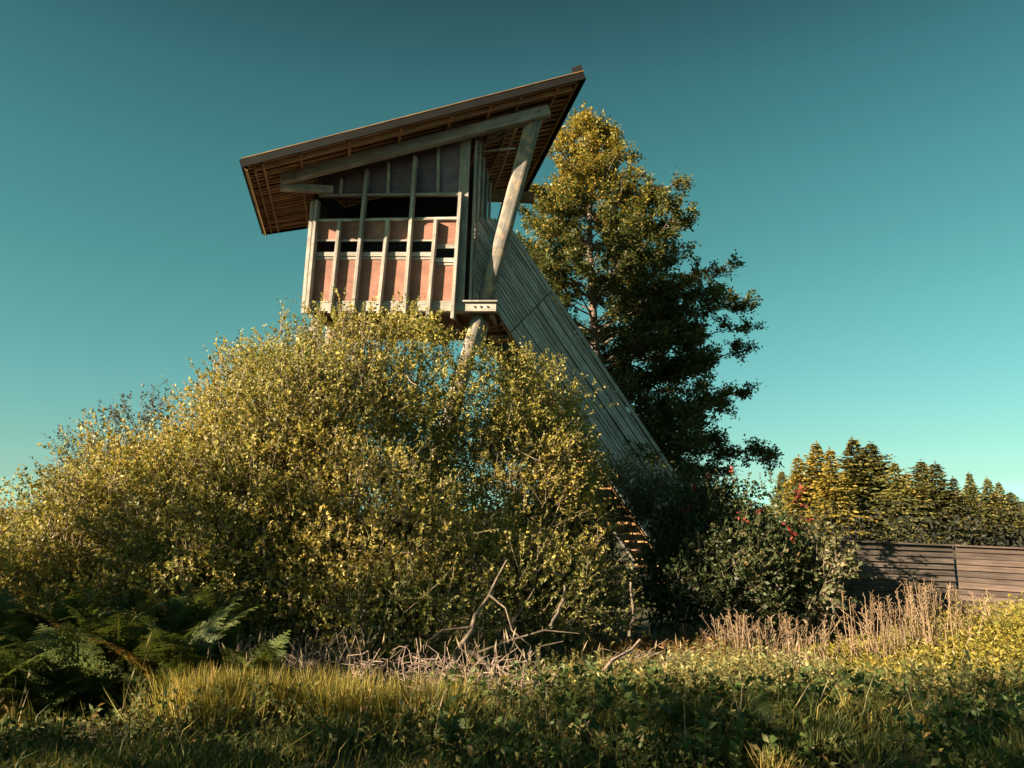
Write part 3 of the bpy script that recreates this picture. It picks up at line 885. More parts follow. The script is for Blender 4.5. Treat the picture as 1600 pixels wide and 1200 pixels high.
def build_spruces():
    var = [spruce_arrays(21), spruce_arrays(22, Rm=2.3, bare=.3, ex=.8), spruce_arrays(23, Rm=3.3, bare=.1, ex=1.15), spruce_arrays(24, Rm=2.6, bare=.36, ex=.7), spruce_arrays(25, Rm=3.0, bare=.22, ex=1.0), spruce_arrays(26, Rm=2.1, bare=.25, ex=.9)]
    meshes = [np_mesh('spruce_crown', V.reshape(-1, 3), quads_index(len(V)), np.repeat(C, 4, 0), M_NEEDLE) for V, C in var]
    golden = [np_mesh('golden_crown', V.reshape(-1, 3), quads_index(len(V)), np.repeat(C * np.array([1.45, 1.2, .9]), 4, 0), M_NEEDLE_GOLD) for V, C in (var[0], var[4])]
    tb = Tubes(); z = np.linspace(-.3, 11.3, 8); tb.add(np.stack([.04 * np.sin(z), .04 * np.cos(z * 1.3), z], 1), np.linspace(.15, .015, 8), 7)
    for i in range(60):
        a = RNG.uniform(0, 6.28); zz = RNG.uniform(1, 5); L = RNG.uniform(.4, 1.1)
        tb.add(np.array([[0, 0, zz], [math.cos(a) * L, math.sin(a) * L, zz - .15 * L]]), [.02, .008], 3)
    trunk = np_mesh('spruce_trunk', np.concatenate(tb.V), np.concatenate(tb.Q), None, M_BARK, True)
    tops = [(1246, 712), (1270, 691), (1296, 700), (1331, 684), (1360, 691), (1395, 721), (1418, 738), (1438, 719), (1465, 722), (1489, 745), (1514, 738), (1541, 747), (1561, 753), (1579, 768), (1603, 782), (1640, 772)]
    words = ['leftmost', 'second', 'third', 'fourth', 'fifth', 'sixth', 'seventh', 'eighth', 'ninth', 'tenth', 'eleventh', 'twelfth', 'thirteenth', 'fourteenth', 'fifteenth', 'sixteenth']
    order = 0
    for i, (px, py) in enumerate(tops):
        Y = 70 + 10 * math.sin(i * 2.1) + (-6 if i in (0, 1) else 0)
        p = at(px, py, Y)
        z0 = float(gh(p.x, Y)); s = (p.z - z0) / 11.7
        if i == 0: lab = 'leftmost spruce of the stand, sunlit golden almost to the ground'
        elif i == 3: lab = 'tallest spruce of the stand, fourth from its left end'
        elif i == 15: continue
        else: lab = words[i] + ' spruce from the left in the stand beyond the fence'
        T = thing('spruce_tree', (p.x, Y, z0), lab, 'spruce', 'spruces in the stand beyond the fence')
        M = Matrix.Translation((p.x, Y, z0)) @ Matrix.Rotation(i * 1.7, 4, 'Z') @ Matrix.Diagonal((s * random.uniform(1.4, 2.1), s * random.uniform(1.4, 2.1), s, 1)) @ Matrix.Rotation(random.uniform(-.025, .025), 4, 'X')
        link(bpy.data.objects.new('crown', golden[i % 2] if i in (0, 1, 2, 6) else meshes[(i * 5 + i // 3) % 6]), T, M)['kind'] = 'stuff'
        link(bpy.data.objects.new('trunk', trunk), T, M)
    # the wood behind, read as one mass, and its understorey, with the shade put into near-black leaf colours
    Vs, Cs = [], []
    for i in range(46):
        px = 1215 + i * 10 + RNG.normal() * 6; Y = RNG.uniform(84, 104)
        p = at(px, np.interp(px, [1220, 1330, 1400, 1600], [735, 715, 745, 795]) + RNG.uniform(0, 30), Y)
        V, C = var[i % 6]; s = (p.z) / 11.7; a = RNG.uniform(0, 6.28)
        Rm = np.array([[math.cos(a), -math.sin(a), 0], [math.sin(a), math.cos(a), 0], [0, 0, 1]]) * np.array([1.4 * s, 1.4 * s, s])[:, None]
        Vs.append(V @ Rm.T + np.array([p.x, Y, 0])); Cs.append(C)
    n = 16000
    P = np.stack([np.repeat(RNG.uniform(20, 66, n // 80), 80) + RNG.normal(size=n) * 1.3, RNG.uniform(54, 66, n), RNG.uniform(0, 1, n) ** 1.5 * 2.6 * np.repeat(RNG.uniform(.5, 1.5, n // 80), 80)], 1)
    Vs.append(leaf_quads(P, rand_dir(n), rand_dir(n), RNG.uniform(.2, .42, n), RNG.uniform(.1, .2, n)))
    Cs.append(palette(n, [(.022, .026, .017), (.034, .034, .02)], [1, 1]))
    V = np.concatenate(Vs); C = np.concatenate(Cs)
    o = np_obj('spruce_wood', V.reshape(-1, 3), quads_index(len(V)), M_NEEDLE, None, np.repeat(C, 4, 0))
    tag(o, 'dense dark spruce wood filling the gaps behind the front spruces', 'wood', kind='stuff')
build_spruces()

def shade_trees():
    """trees beside the photographer, outside the picture at left: they throw the shade over the foreground"""
    for k, (x, y, H, R, lab) in enumerate([(-9.0, -1.3, 8.1, 3.4, 'leafy tree left of the photographer, nearest to the shrubs'), (-12.4, 5.4, 7.4, 2.1, 'small leafy tree left of the photographer, level with the grass'), (-8.5, -6.4, 8, 2.6, 'leafy tree left of the photographer, farthest from the shrubs')]):
        T = thing('shade_tree', (x, y, .9), lab, 'tree')
        ells = [(np.array([x, y, H * .5]), np.array([R, R, H * .5])), (np.array([x + .3, y - .2, H * .28]), np.array([R * .9, R * .9, H * .25]))]
        P, O = sample_shell(ells, 1900 if R < 2.3 else 3400, back=1, inner=.2, low=-1)
        D = unit(O + RNG.normal(size=P.shape) * .5)
        V, C = twig_leaves(P, D, RNG.uniform(.4, .9, len(P)), 12, .16, .09, *GREEN)
        np_obj('crown', V.reshape(-1, 3), quads_index(len(V)), M_BEECH, T, np.repeat(C, 4, 0), kind='stuff')
        tb = Tubes(); z = np.linspace(.7, H * .9, 8)
        tb.add(np.stack([x + .1 * np.sin(z), y + .1 * np.cos(z), z], 1), np.linspace(.22, .03, 8), 8)
        for i in range(14):
            e = P[RNG.integers(len(P))]; b = np.array([x, y, max(1.5, e[2] * .6)])
            tb.add(np.stack([b, (b + e) / 2 + [0, 0, .3], e]), [.07, .04, .015], 5)
        tb.obj('trunk', M_BARK, T)
shade_trees()

# ================================================================== GROUND PLANTS
def grass():
    n = 120000
    Y = 4.6 + (17 - 4.6) * RNG.uniform(0, 1, n) ** 1.35
    X = RNG.uniform(-.8, .8, n) * Y
    P = np.stack([X, Y, np.zeros(n)], 1)
    nz = noise(P, .55, 2); nz2 = noise(P, 1.7, 4)
    keep = (nz2 > -.9)
    under = (Y > 11.2) & (X < 4.0) & (X > -9)
    keep &= ~under | (RNG.uniform(size=n) < .3)
    heap = (Y > 7.5) & (Y < 10.6) & (X > -4.2) & (X < .6)
    keep &= ~heap | (RNG.uniform(size=n) < .08)
    fernbed = (X < -2.9) & (Y > 5.9)
    keep &= ~fernbed | (RNG.uniform(size=n) < .12)
    keep &= RNG.uniform(size=n) < np.clip(.5 + .8 * nz2, .06, 1)
    P, nz, nz2 = P[keep], nz[keep], nz2[keep]; n = len(P)
    P[:, 2] = gh(P[:, 0], P[:, 1]) - .01
    tuft = np.clip((nz + nz2) * .5 + .5, 0, 1.3)
    h = RNG.uniform(.05, .17, n) * (.45 + 1.2 * tuft ** 1.5) * np.where(RNG.uniform(size=n) < .06, 1.8, 1)
    az = RNG.uniform(0, 6.283, n)
    lean = np.stack([np.cos(az), np.sin(az), np.zeros(n)], 1) * (h * RNG.uniform(.15, .75, n))[:, None]
    wv = np.stack([-np.sin(az + .6), np.cos(az + .6), np.zeros(n)], 1) * (RNG.uniform(.0025, .005, n))[:, None]
    m = P + lean * .3 + np.array([0, 0, 1]) * (h * .6)[:, None]
    tp = P + lean + np.array([0, 0, 1]) * (h * RNG.uniform(.75, 1, n))[:, None]
    V = np.stack([P - wv, P + wv, m - wv * .8, m + wv * .8, tp - wv * .15, tp + wv * .15], 1)
    i = np.arange(n)[:, None] * 6
    Q = np.concatenate([i + np.array([[0, 1, 3, 2]]), i + np.array([[2, 3, 5, 4]])], 0)
    C = palette(n, [(.07, .10, .025), (.11, .13, .03), (.05, .075, .022), (.26, .19, .05), (.32, .24, .09)], [4, 3, 3, 1, .6])
    dry = (np.clip(nz * .9 + .1, 0, 1) * .6)[:, None] > RNG.uniform(size=(n, 1))
    C = np.where(dry, palette(n, [(.26, .20, .04), (.20, .17, .04), (.34, .22, .05)], [2, 2, 1]), C)
    o = np_obj('grass', V.reshape(-1, 3), Q, M_GRASS, None, np.repeat(C, 6, 0))
    tag(o, 'rough green and yellow grass covering the foreground', 'grass', kind='stuff')
grass()

def weed_field(name, label, cat, X, Y, h, per, leafL, leafW, cols, wts, droop=.2):
    n = len(X)
    P = np.stack([X, Y, gh(X, Y) - .02], 1)
    D = unit(np.stack([RNG.normal(size=n) * .22, RNG.normal(size=n) * .22, np.ones(n)], 1))
    V, C = twig_leaves(P, D, h, per, leafL, leafW, cols, wts, 1.0)
    tb_v = []
    S = unit(np.cross(D, np.array([[0, 1.0, 0]]))) * .004
    st = np.stack([P - S, P + S, P + D * h[:, None] + S * .4, P + D * h[:, None] - S * .4], 1)
    V = np.concatenate([V, st]); C = np.concatenate([C, np.tile([.15, .12, .05], (n, 1))])
    o = np_obj(name, V.reshape(-1, 3), quads_index(len(V)), M_GRASS, None, np.repeat(C, 4, 0))
    return tag(o, label, cat, kind='stuff')

def weeds():
    # low broad-leaved weeds over the whole foreground
    n = 9500
    Y = 4.8 + 10 * RNG.uniform(0, 1, n) ** 1.2; X = RNG.uniform(-.78, .78, n) * Y
    k = noise(np.stack([X, Y, 0 * X], 1), .8, 6) > -.35
    X, Y = X[k], Y[k]
    k = (Y < 7.5) | (Y > 10.6) | (X < -4.2) | (X > .6) | (RNG.uniform(size=len(X)) < .15)
    X, Y = X[k], Y[k]
    weed_field('low_weeds', 'low mixed green weeds among the foreground grass', 'weeds', X, Y, RNG.uniform(.05, .2, len(X)) * np.clip(1 + 1.1 * noise(np.stack([X, Y, 0 * X], 1), 1.3, 8), .4, 2.2), 13, .05, .024,
               [(.07, .10, .03), (.11, .14, .04), (.22, .20, .07), (.28, .17, .06)], [4, 3, 2, 1])
    n = 420
    Y = RNG.uniform(5.2, 9.5, n); X = RNG.uniform(-.1, .72, n) * Y
    k = noise(np.stack([X, Y, 0 * X], 1), .9, 12) > -.1
    X, Y = X[k], Y[k]
    weed_field('nettles', 'upright broad-leaved green weeds in the right foreground', 'weeds', X, Y, RNG.uniform(.15, .42, len(X)), 20, .075, .04,
               [(.07, .11, .03), (.11, .15, .045), (.05, .08, .025), (.24, .2, .06)], [3, 3, 2, .6])
    # grey green mugwort band between the sticks and the stalks
    n = 2200
    Y = RNG.uniform(7.6, 11.8, n); X = RNG.uniform(.2, 5.4, n) + (Y - 10) * .3
    weed_field('grey_green_weeds', 'grey green leafy weeds in the sunlit band in the middle', 'weeds', X, Y, RNG.uniform(.1, .3, n) * np.clip(1 + noise(np.stack([X, Y, 0 * X], 1), 1.6, 3), .3, 2), 20, .055, .02,
               [(.20, .21, .08), (.30, .28, .12), (.12, .14, .05), (.36, .25, .07)], [3, 2.5, 2, 1.5])
    # yellow goldenrod bank at right
    n = 2300
    X = RNG.uniform(4.6, 11.5, n); Y = RNG.uniform(10.2, 15.2, n)
    hh = np.interp(X - (Y - 12) * .3, [4.6, 6.0, 7.6, 9.5], [.25, .45, .95, 1.2]) * RNG.uniform(.6, 1.1, n)
    hh *= np.interp(Y, [10.2, 11.5, 15.2], [.45, 1, 1])
    weed_field('goldenrod_bank', 'bank of yellow green goldenrod leaves below the fence at right', 'weeds', X, Y, hh, 40, .075, .022,
               [(.30, .25, .04), (.22, .21, .04), (.40, .29, .05), (.14, .15, .04)], [3, 3, 1.5, 1.5])
    # brown dead undergrowth in the opening under the shrubs
    n = 900
    Y = RNG.uniform(11.6, 14.2, n); X = RNG.uniform(.9, 3.6, n)
    weed_field('brown_undergrowth', 'rusty brown dead undergrowth beneath the shrubs by the stair foot', 'undergrowth', X, Y, RNG.uniform(.2, .55, n), 16, .09, .016,
               [(.26, .14, .05), (.18, .10, .04), (.30, .19, .07)], [2, 2, 1])
    # tall tufts of sunlit yellow grass in front of the stick heap
    n = 5200
    c = np.array([[-2.7, 7.0], [-2.2, 7.1], [-1.35, 7.0], [-.75, 6.9], [-1.75, 7.3], [-2.45, 6.8]])
    k = RNG.integers(len(c), size=n)
    X = c[k, 0] + RNG.normal(size=n) * .2; Y = c[k, 1] + RNG.normal(size=n) * .2
    P = np.stack([X, Y, gh(X, Y)], 1)
    h = RNG.uniform(.18, .48, n)
    A = np.stack([RNG.normal(size=n) * .3 + (X - c[k, 0]) * 1.2, RNG.normal(size=n) * .3, np.ones(n)], 1)
    V = leaf_quads(P, A, RNG.normal(size=(n, 3)) * np.array([1, 1, .1]), h, np.full(n, .008), 0)
    C = palette(n, [(.32, .25, .05), (.24, .22, .05), (.14, .16, .04), (.38, .24, .06)], [3, 3, 2, 1.4])
    o = np_obj('tall_grass', V.reshape(-1, 3), quads_index(len(V)), M_GRASS, None, np.repeat(C, 4, 0))
    tag(o, 'tall sunlit yellow grass tufts in front of the heap of sticks', 'grass', kind='stuff')
weeds()

def tussocks():
    """coarse long-bladed tufts and pale seeding stems that break up the foreground"""
    n = 15000
    cY = 5.0 + 6.5 * RNG.uniform(0, 1, 150) ** 1.2; cX = RNG.uniform(-.7, .7, 150) * cY
    ok = ~((cY > 7.5) & (cX > -4.2) & (cX < .6)) & ~((cX < -2.9) & (cY > 5.9)); cX, cY = cX[ok], cY[ok]
    k = RNG.integers(len(cX), size=n); sz = RNG.uniform(.6, 1.5, len(cX))[k]
    X = cX[k] + RNG.normal(size=n) * .09 * sz; Y = cY[k] + RNG.normal(size=n) * .09 * sz
    P = np.stack([X, Y, gh(X, Y) - .01], 1)
    L = RNG.uniform(.08, .26, n) * sz
    A = np.stack([(X - cX[k]) * 5 + RNG.normal(size=n) * .35, (Y - cY[k]) * 5 + RNG.normal(size=n) * .35, np.full(n, 1.0)], 1)
    V = leaf_quads(P, A, RNG.normal(size=(n, 3)) * np.array([1, 1, .2]), L, RNG.uniform(.006, .011, n), 0)
    tone = RNG.uniform(size=len(cX))[k][:, None]
    C = np.where(tone < .55, palette(n, [(.08, .11, .03), (.12, .14, .04), (.20, .19, .06)], [3, 2, 1]), palette(n, [(.30, .24, .06), (.22, .20, .05), (.36, .25, .09)], [2, 2, 1]))
    m = 260
    Y2 = RNG.uniform(5.2, 12, m); X2 = RNG.uniform(-.68, .68, m) * Y2
    P2 = np.stack([X2, Y2, gh(X2, Y2)], 1); h2 = RNG.uniform(.3, .75, m)
    D2 = unit(np.stack([RNG.normal(size=m) * .25, RNG.normal(size=m) * .25, np.ones(m)], 1))
    V2 = leaf_quads(P2, D2, RNG.normal(size=(m, 3)) * np.array([1, 1, .1]), h2, np.full(m, .006), 0)
    V3 = leaf_quads(P2 + D2 * (h2 * .86)[:, None], D2 + RNG.normal(size=(m, 3)) * .15, RNG.normal(size=(m, 3)), h2 * .2, np.full(m, .018), 0)
    V = np.concatenate([V, V2, V3]); C = np.concatenate([C, palette(2 * m, [(.34, .27, .17), (.25, .19, .11)], [1, 1])])
    o = np_obj('grass_tussocks', V.reshape(-1, 3), quads_index(len(V)), M_GRASS, None, np.repeat(C, 4, 0))
    tag(o, 'coarse grass tussocks and pale seeding stems scattered over the foreground', 'grass', kind='stuff')
tussocks()

# ------------------------------------------------------------------ dry stalk clumps
def stalks():
    sp = [(1105, 1178, 950, 12.4, 60, 'leftmost sheaf of dry pink brown stalks by the shrubs'),
          (1186, 1255, 953, 12.4, 55, 'second sheaf of dry pink brown stalks from the left'),
          (1262, 1335, 966, 12.6, 26, 'sparse short row of dry stalks in front of the dark fence'),
          (1330, 1392, 925, 12.6, 46, 'tall dry stalk clump left of the fence joint'),
          (1392, 1490, 900, 12.8, 110, 'largest thicket of dry brown stalks in front of the fence joint'),
          (1500, 1600, 915, 13.4, 34, 'dry seed stalks standing above the goldenrod at the right edge')]
    for x0, x1, yt, Y, n, lab in sp:
        c = at((x0 + x1) / 2, yt, Y)
        T = thing('dry_stalk_clump', (c.x, Y, float(gh(c.x, Y))), lab, 'dry stalks', 'dry stalk clumps along the fence')
        tb, th = Tubes(), Tubes()
        hw = (x1 - x0) / 2 * Y / FPX
        for i in range(int(n * 1.15)):
            q = float(np.clip(RNG.normal() * .55, -1.5, 1.5))
            b = np.array([c.x + q * hw * .85, Y + RNG.normal() * .35, 0]); b[2] = float(gh(b[0], b[1])) - .03
            H = (c.z - b[2]) * (1.0 - abs(RNG.normal()) * .32) * (1 - .18 * abs(q))
            H = max(H, .25)
            lean = RNG.normal(size=2) * (.1 if RNG.uniform() < .75 else .4)
            e = b + np.array([q * hw * .25 + lean[0] * H, lean[1] * H, H])
            m = (b + e) / 2 + RNG.normal(size=3) * .03
            col = palette(1, [(.24, .165, .10), (.17, .115, .07), (.30, .22, .14)], [1, 1, 1], .3)[0]
            tb.add(np.stack([b, m, e]), [.007, .006, .004], 4, col)
            if RNG.uniform() < .15: continue
            for j in range(RNG.integers(6, 15)):
                s = 1 - abs(RNG.normal()) * .16; p = b + (e - b) * s
                a = RNG.uniform(0, 6.28); L = RNG.uniform(.03, .13)
                d = np.array([math.cos(a) * .6, math.sin(a) * .6, RNG.uniform(.1, .9)])
                th.add(np.stack([p, p + d * L * .7, p + d * L]), [.003, .004, .007], 3, col * RNG.uniform(.7, 1.3))
        tb.obj('stalk', M_STALK, T, kind='stuff'); th.obj('seed_head', M_STALK, T, kind='stuff')
stalks()

# ------------------------------------------------------------------ ferns
def frond_mesh(seed, L=.85, col=None):
    g = np.random.default_rng(seed)
    t = np.linspace(0, 1, 14)
    ax = np.stack([L * (.25 * t + .55 * t ** 1.6), np.zeros(14), L * (.78 * t - .42 * t ** 2.4)], 1)
    Vs = []
    for s in np.linspace(.18, .98, 20):
        p = np.array([np.interp(s, t, ax[:, i]) for i in range(3)])
        p2 = np.array([np.interp(min(s + .04, 1), t, ax[:, i]) for i in range(3)])
        fw = unit(p2 - p) if s < .97 else unit(p - np.array([np.interp(s - .04, t, ax[:, i]) for i in range(3)]))
        pl = .34 * L * math.sin(min(1, (1.02 - s) * 1.25) * 1.35) * (0.75 if s < .25 else 1)
        for sg in (-1, 1):
            d = unit(np.array([0, sg * 1.0, 0]) + fw * .35 - np.array([0, 0, .18]) + g.normal(size=3) * .06)
            up = unit(np.cross(fw, np.array([0, 1.0, 0]))) * -1
            w_ = fw * .004
            Vs.append(np.stack([p - w_, p + w_, p + d * pl + w_ * .4, p + d * pl - w_ * .4])[None])
            k = 9
            u = np.linspace(.08, .95, k)[:, None]
            base = p + d * pl * u
            ln = pl * .24 * (1.05 - u[:, 0])+.006
            for s2 in (-1, 1):
                A = np.tile(fw * s2 + d * .5, (k, 1)) + g.normal(size=(k, 3)) * .08
                Vs.append(leaf_quads(base, A, np.tile(up, (k, 1)) + g.normal(size=(k, 3)) * .2, ln, ln * .5 + .004, .05))
    for a, b in zip(ax[:-1], ax[1:]):
        w = np.array([0, .006, 0])
        Vs.append(np.stack([a - w, a + w, b + w, b - w])[None])
    V = np.concatenate(Vs); n = len(V)
    cols = col or ([(.07, .10, .03), (.10, .13, .035), (.14, .14, .04)], [3, 2, 1])
    C = palette(n, *cols)
    return np_mesh('fern_frond', V.reshape(-1, 3), quads_index(n), np.repeat(C, 4, 0), M_FERN)

FERN_LABELS = ['bracken fern at the left edge in the front of the golden shrub', 'bracken fern with one golden frond against the left shrub', 'bracken fern below the gap between the two left golden shrubs',
    'rightmost bracken fern of the row against the golden shrubs', 'bracken fern with a golden frond in the middle of the dark fern bed', 'bracken fern in the dark left of the fern bed middle',
    'bracken fern cut by the left edge low in the shade', 'bracken fern with a yellow frond at the right end of the dark bed', 'small bracken fern beside the left end of the stick heap',
    'bracken fern in the deep shade above the bottom left grass', 'lowest bracken fern near the bottom left corner', 'bracken fern just left of the sunlit yellow grass',
    'highest bracken fern of the left row, deep in the shrub', 'highest bracken fern right of the row, arching before the shrub leaves', 'highest bracken fern near the left edge, among yellow leaves']
def ferns():
    green = [frond_mesh(s) for s in (1, 2, 3)]
    gold = [frond_mesh(s, col=([(.34, .22, .05), (.26, .20, .05), (.38, .20, .06)], [2, 2, 1])) for s in (5, 6)]
    spots = [(60, 985, 10.2, 1.0), (150, 975, 10.6, 1.1), (250, 960, 10.8, 1.15), (330, 985, 10.6, .95), (205, 1030, 9.2, 1.0), (100, 1060, 8.6, .95),
             (20, 1090, 8.2, .9), (285, 1040, 9.0, 1.0), (395, 1050, 8.8, .7), (160, 1110, 7.6, .8), (60, 1150, 7.0, .75), (255, 1120, 7.4, .75), (120, 930, 11.0, 1.25), (300, 925, 11.2, 1.2), (30, 940, 10.9, 1.2)]
    for i, (px, py, Y, s) in enumerate(spots):
        x = at(px, py, Y).x; dy = 1.3 if Y > 8 else .2; Y -= dy; x *= Y / (Y + dy); s *= 1.35 if dy > 1 else .85; z = float(gh(x, Y))
        T = thing('bracken_fern', (x, Y, z), FERN_LABELS[i], 'fern', 'bracken ferns at lower left')
        for k in range(9):
            me = gold[k % 2] if (k == 0 and i % 3 == 1) else green[(i + k) % 3]
            M = Matrix.Translation((x + random.uniform(-.1, .1), Y + random.uniform(-.1, .1), z - .02)) @ Matrix.Rotation(-2.9 + k * .42 + random.uniform(-.3, .3) if k < 7 else random.uniform(0, 3), 4, 'Z') @ Matrix.Rotation(random.uniform(-.8, -.1), 4, 'Y') @ Matrix.Rotation(random.uniform(-.3, .3), 4, 'X') @ Matrix.Scale(s * random.uniform(.8, 1.2), 4)
            link(bpy.data.objects.new('frond', me), T, M)
    for px, Y, s, lab in ((1075, 6.0, .5, 'low fern in the dark grass below the middle of the photo'), (1190, 5.9, .42, 'small fern right of the low fern in the dark foreground'),
                          (1480, 6.4, .5, 'dark fern in the foreground below the goldenrod'), (860, 6.1, .45, 'low fern in the shaded grass below the dead tree')):
        x = at(px, 1150, Y).x; z = float(gh(x, Y))
        T = thing('bracken_fern', (x, Y, z), lab, 'fern', 'small ferns in the foreground')
        for k in range(5):
            M = Matrix.Translation((x, Y, z - .02)) @ Matrix.Rotation(k * 1.25 + px, 4, 'Z') @ Matrix.Rotation(random.uniform(-.5, .1), 4, 'Y') @ Matrix.Scale(s * random.uniform(.8, 1.2), 4)
            link(bpy.data.objects.new('frond', green[k % 3]), T, M)
    # single fronds that stand out
    for px, py, Y, s, lab, me in ((1345, 1178, 5.9, .38, 'lone upright yellow fern frond in the dark grass at lower right', gold[0]),
                                 (430, 1120, 7.2, .55, 'small sunlit fern frond beside the yellow grass tufts', gold[1])):
        x = at(px, py, Y).x; z = float(gh(x, Y))
        T = thing('fern_frond', (x, Y, z), lab, 'fern')
        link(bpy.data.objects.new('frond', me), T, Matrix.Translation((x, Y, z)) @ Matrix.Rotation(-1.3, 4, 'Z') @ Matrix.Rotation(-.35, 4, 'Y') @ Matrix.Scale(s, 4))
ferns()

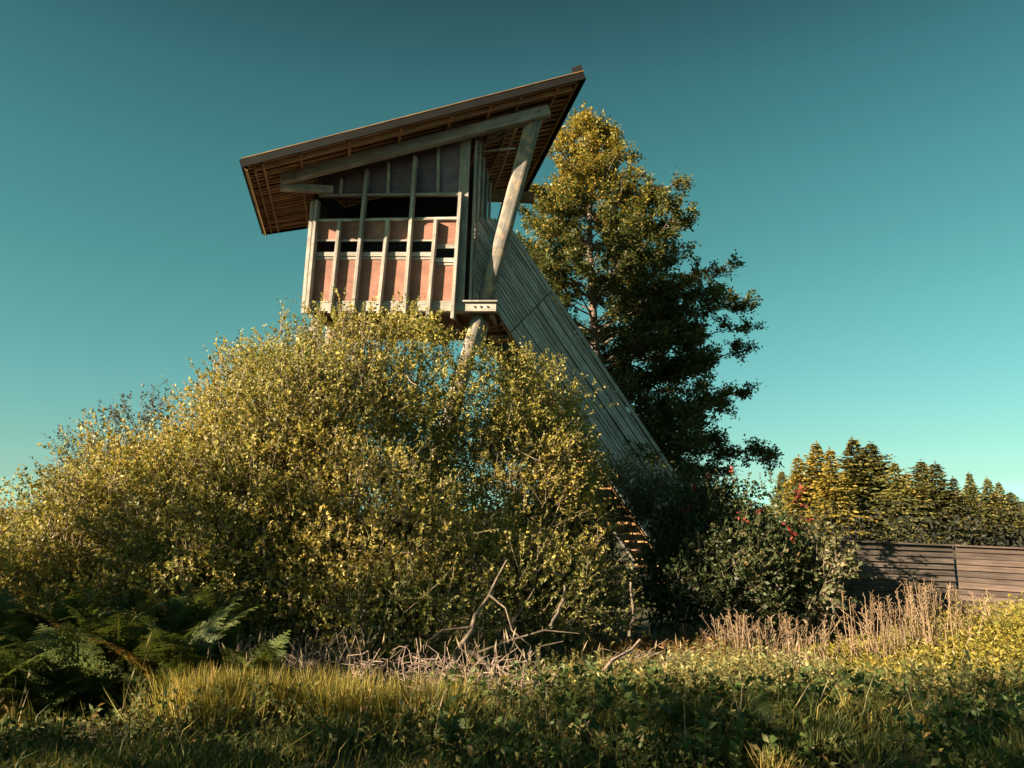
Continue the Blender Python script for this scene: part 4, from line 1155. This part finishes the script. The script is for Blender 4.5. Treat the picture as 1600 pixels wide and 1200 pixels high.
# ------------------------------------------------------------------ dead wood
def path_px(pts, Y): return np.array([tuple(at(a, b, Y + (c[0] if c else 0))) for a, b, *c in pts])
def dead_wood():
    # broken dead tree that lies forked in front of the shrubs
    Y = 10.0
    c = at(712, 1022, Y); T = thing('dead_tree', (c.x, Y, float(gh(c.x, Y))), 'broken forked dead tree lying in front of the shrubs', 'dead tree')
    tb = Tubes(); tb.add(path_px([(792, 875, .5), (776, 905, .4), (762, 935, .3), (742, 962, .2), (737, 985, .1), (713, 1020), (706, 1050, -.1), (694, 1088, -.2)], Y), [.012, .017, .022, .026, .032, .042, .034, .03], 8); tb.obj('trunk', M_BARK, T)
    for pts, r in (([(716, 1018), (742, 1022), (762, 1040, -.1), (778, 1068, -.3), (792, 1098, -.5)], (.04, .04, .034, .03, .025)),
                   ([(735, 1022), (780, 1034, .1), (820, 1036, .2), (858, 1031, .3)], (.028, .022, .018, .012)),
                   ([(738, 1030), (752, 1058, -.2), (775, 1092, -.4)], (.018, .015, .01)),
                   ([(765, 930, .3), (790, 950, .2), (800, 985, .1), (830, 1010, .1)], (.016, .012, .01, .006)),
                   ([(735, 980, .1), (690, 985, 0), (660, 1010, -.1), (640, 1050, -.2)], (.018, .014, .01, .006)),
                   ([(742, 1022), (800, 1000, .2), (850, 985, .3), (905, 990, .4)], (.02, .016, .012, .006)),
                   ([(820, 1036, .2), (845, 1010, .2), (880, 1002, .3)], (.012, .009, .005)),
                   ([(778, 1068, -.3), (820, 1060, -.3), (868, 1075, -.3)], (.016, .012, .007)),
                   ([(706, 1050, -.1), (660, 1062, -.2), (610, 1050, -.2)], (.016, .012, .006)),
                   ([(845, 1036, .3), (862, 1066, 0), (880, 1078, -.2)], (.012, .01, .008))):
        tb = Tubes(); tb.add(path_px(pts, Y), r, 7); tb.obj('limb', M_BARK, T)
    items = [([(880, 1086), (945, 1045, .4), (1000, 1000, 1.0)], 9.0, .03, 'long pale branch leaning up to the grey twigs'),
             ([(640, 1104), (668, 1082, .1), (695, 1072, .2)], 8.6, .085, 'thick short sunlit log end in the stick heap'),
             ([(650, 1098), (720, 1094, .1), (800, 1096, .2)], 8.5, .03, 'straight pale pole lying along the front of the stick heap'),
             ([(545, 1062), (580, 1082, -.1), (600, 1098, -.2)], 8.9, .045, 'stout pale branch slanting down left of the log end'),
             ([(395, 1060), (450, 1082, -.1), (520, 1088, -.1)], 8.8, .015, 'thin stick lying at the left end of the heap'),
             ([(410, 1010), (416, 1040), (420, 1060)], 9.2, .012, 'thin upright dead stick above the left of the heap'),
             ([(780, 1010), (800, 975, .3), (835, 920, .8)], 10.6, .018, 'slim grey stem rising under the shrubs'),
             ([(860, 980), (880, 940, .3), (882, 915, .5)], 11.0, .025, 'split orange brown stump under the shrubs'),
             ([(983, 995), (990, 960, .1), (985, 910, .3)], 11.8, .03, 'grey sapling trunk standing before the stair foot')]
    for pts, Y, r, lab in items:
        P = path_px(pts, Y)
        t = np.linspace(0, 1, 9); q = np.linspace(0, 1, len(P))
        P = np.stack([np.interp(t, q, P[:, i]) for i in range(3)], 1); P[1:-1] += RNG.normal(size=(7, 3)) * r * .35
        P[:, 2] = np.maximum(P[:, 2], gh(P[:, 0], P[:, 1]) + r * .4)
        tb = Tubes(); tb.add(P, np.linspace(r, r * .55, 9), 7)
        tag(tb.obj('dead_branch', M_BARK if 'grey s' in lab or 'stem' in lab or 'stump' in lab else M_DEAD), lab, 'branch', 'larger dead branches in front of the shrubs')
    # the heap of sticks itself
    tb = Tubes()
    for i in range(2200):
        if i < 1100:
            px = RNG.uniform(345, 560); py = np.interp(px, [345, 400, 560], [1045, 1030, 1075]) + RNG.uniform(0, 45)
            Y = np.interp(py, [1020, 1110], [9.6, 8.2])
        else:
            px = RNG.uniform(540, 850); py = RNG.uniform(1062, 1112); Y = np.interp(py, [1060, 1112], [9.4, 8.0])
        p = np.array(at(px, py, Y)); p[2] = float(gh(p[0], p[1])) + abs(RNG.normal()) * .15
        d = unit(np.array([RNG.normal(), RNG.normal() * .6, RNG.normal() * .35])) * RNG.uniform(.08, .38)
        if RNG.uniform() < .07: d = unit(np.array([RNG.normal() * .5, 0, 1.0])) * RNG.uniform(.2, .42)
        k = RNG.uniform(.002, .0065)
        tb.add(np.stack([p, p + d * .5 + RNG.normal(size=3) * .025, p + d]), [k, k, k * .6], 4)
    tag(tb.obj('stick_heap', M_DEAD), 'tangled heap of pale dead sticks along the foot of the shrubs', 'sticks', kind='stuff')
    tb = Tubes()
    for i in range(420):
        px = RNG.uniform(940, 1060); py = RNG.uniform(995, 1025); Y = 11.0
        p = np.array(at(px, py, Y)); p[2] = float(gh(p[0], p[1])) + abs(RNG.normal()) * .12
        d = unit(np.array([1, RNG.normal() * .4, RNG.normal() * .3 + .15])) * RNG.uniform(.2, .5) * RNG.choice([-1, 1])
        tb.add(np.stack([p, p + d * .5, p + d]), [.004, .004, .002], 3)
    tag(tb.obj('twig_heap', M_TWIG), 'small grey heap of fine twigs right of the dead tree', 'twigs', kind='stuff')
    # dry leaf mound beside the yellow weed
    V, Q = [], []
    c = at(1262, 1035, 11.4); z0 = float(gh(c.x, 11.4))
    T = thing('leaf_mound', (c.x, 11.4, z0), 'small pale mound of dry leaves below the fence', 'mound')
    ns, nr = 24, 8
    for r in range(nr + 1):
        for k in range(ns):
            a = 2 * math.pi * k / ns; q = r / nr
            V.append((c.x + .36 * math.cos(a) * q, 11.4 + .3 * math.sin(a) * q, z0 - .03 + .26 * (1 - q ** 2) + .02 * math.sin(5 * a + 7 * q)))
    for r in range(nr):
        for k in range(ns): Q.append((r * ns + k, r * ns + (k + 1) % ns, (r + 1) * ns + (k + 1) % ns, (r + 1) * ns + k))
    np_obj('core', np.array(V), np.array(Q), M_DEAD, T, smooth=True)
    n = 900; P = np.array(V)[RNG.integers(len(V), size=n)] + RNG.normal(size=(n, 3)) * .03
    Vl = leaf_quads(P, rand_dir(n), rand_dir(n) + np.array([0, 0, .8]), RNG.uniform(.04, .09, n), RNG.uniform(.02, .05, n), .3)
    np_obj('litter', Vl.reshape(-1, 3), quads_index(n), M_STALK, T, np.repeat(palette(n, [(.42, .28, .2), (.3, .2, .14), (.5, .36, .27)], [1, 1, 1]), 4, 0), kind='stuff')
dead_wood()
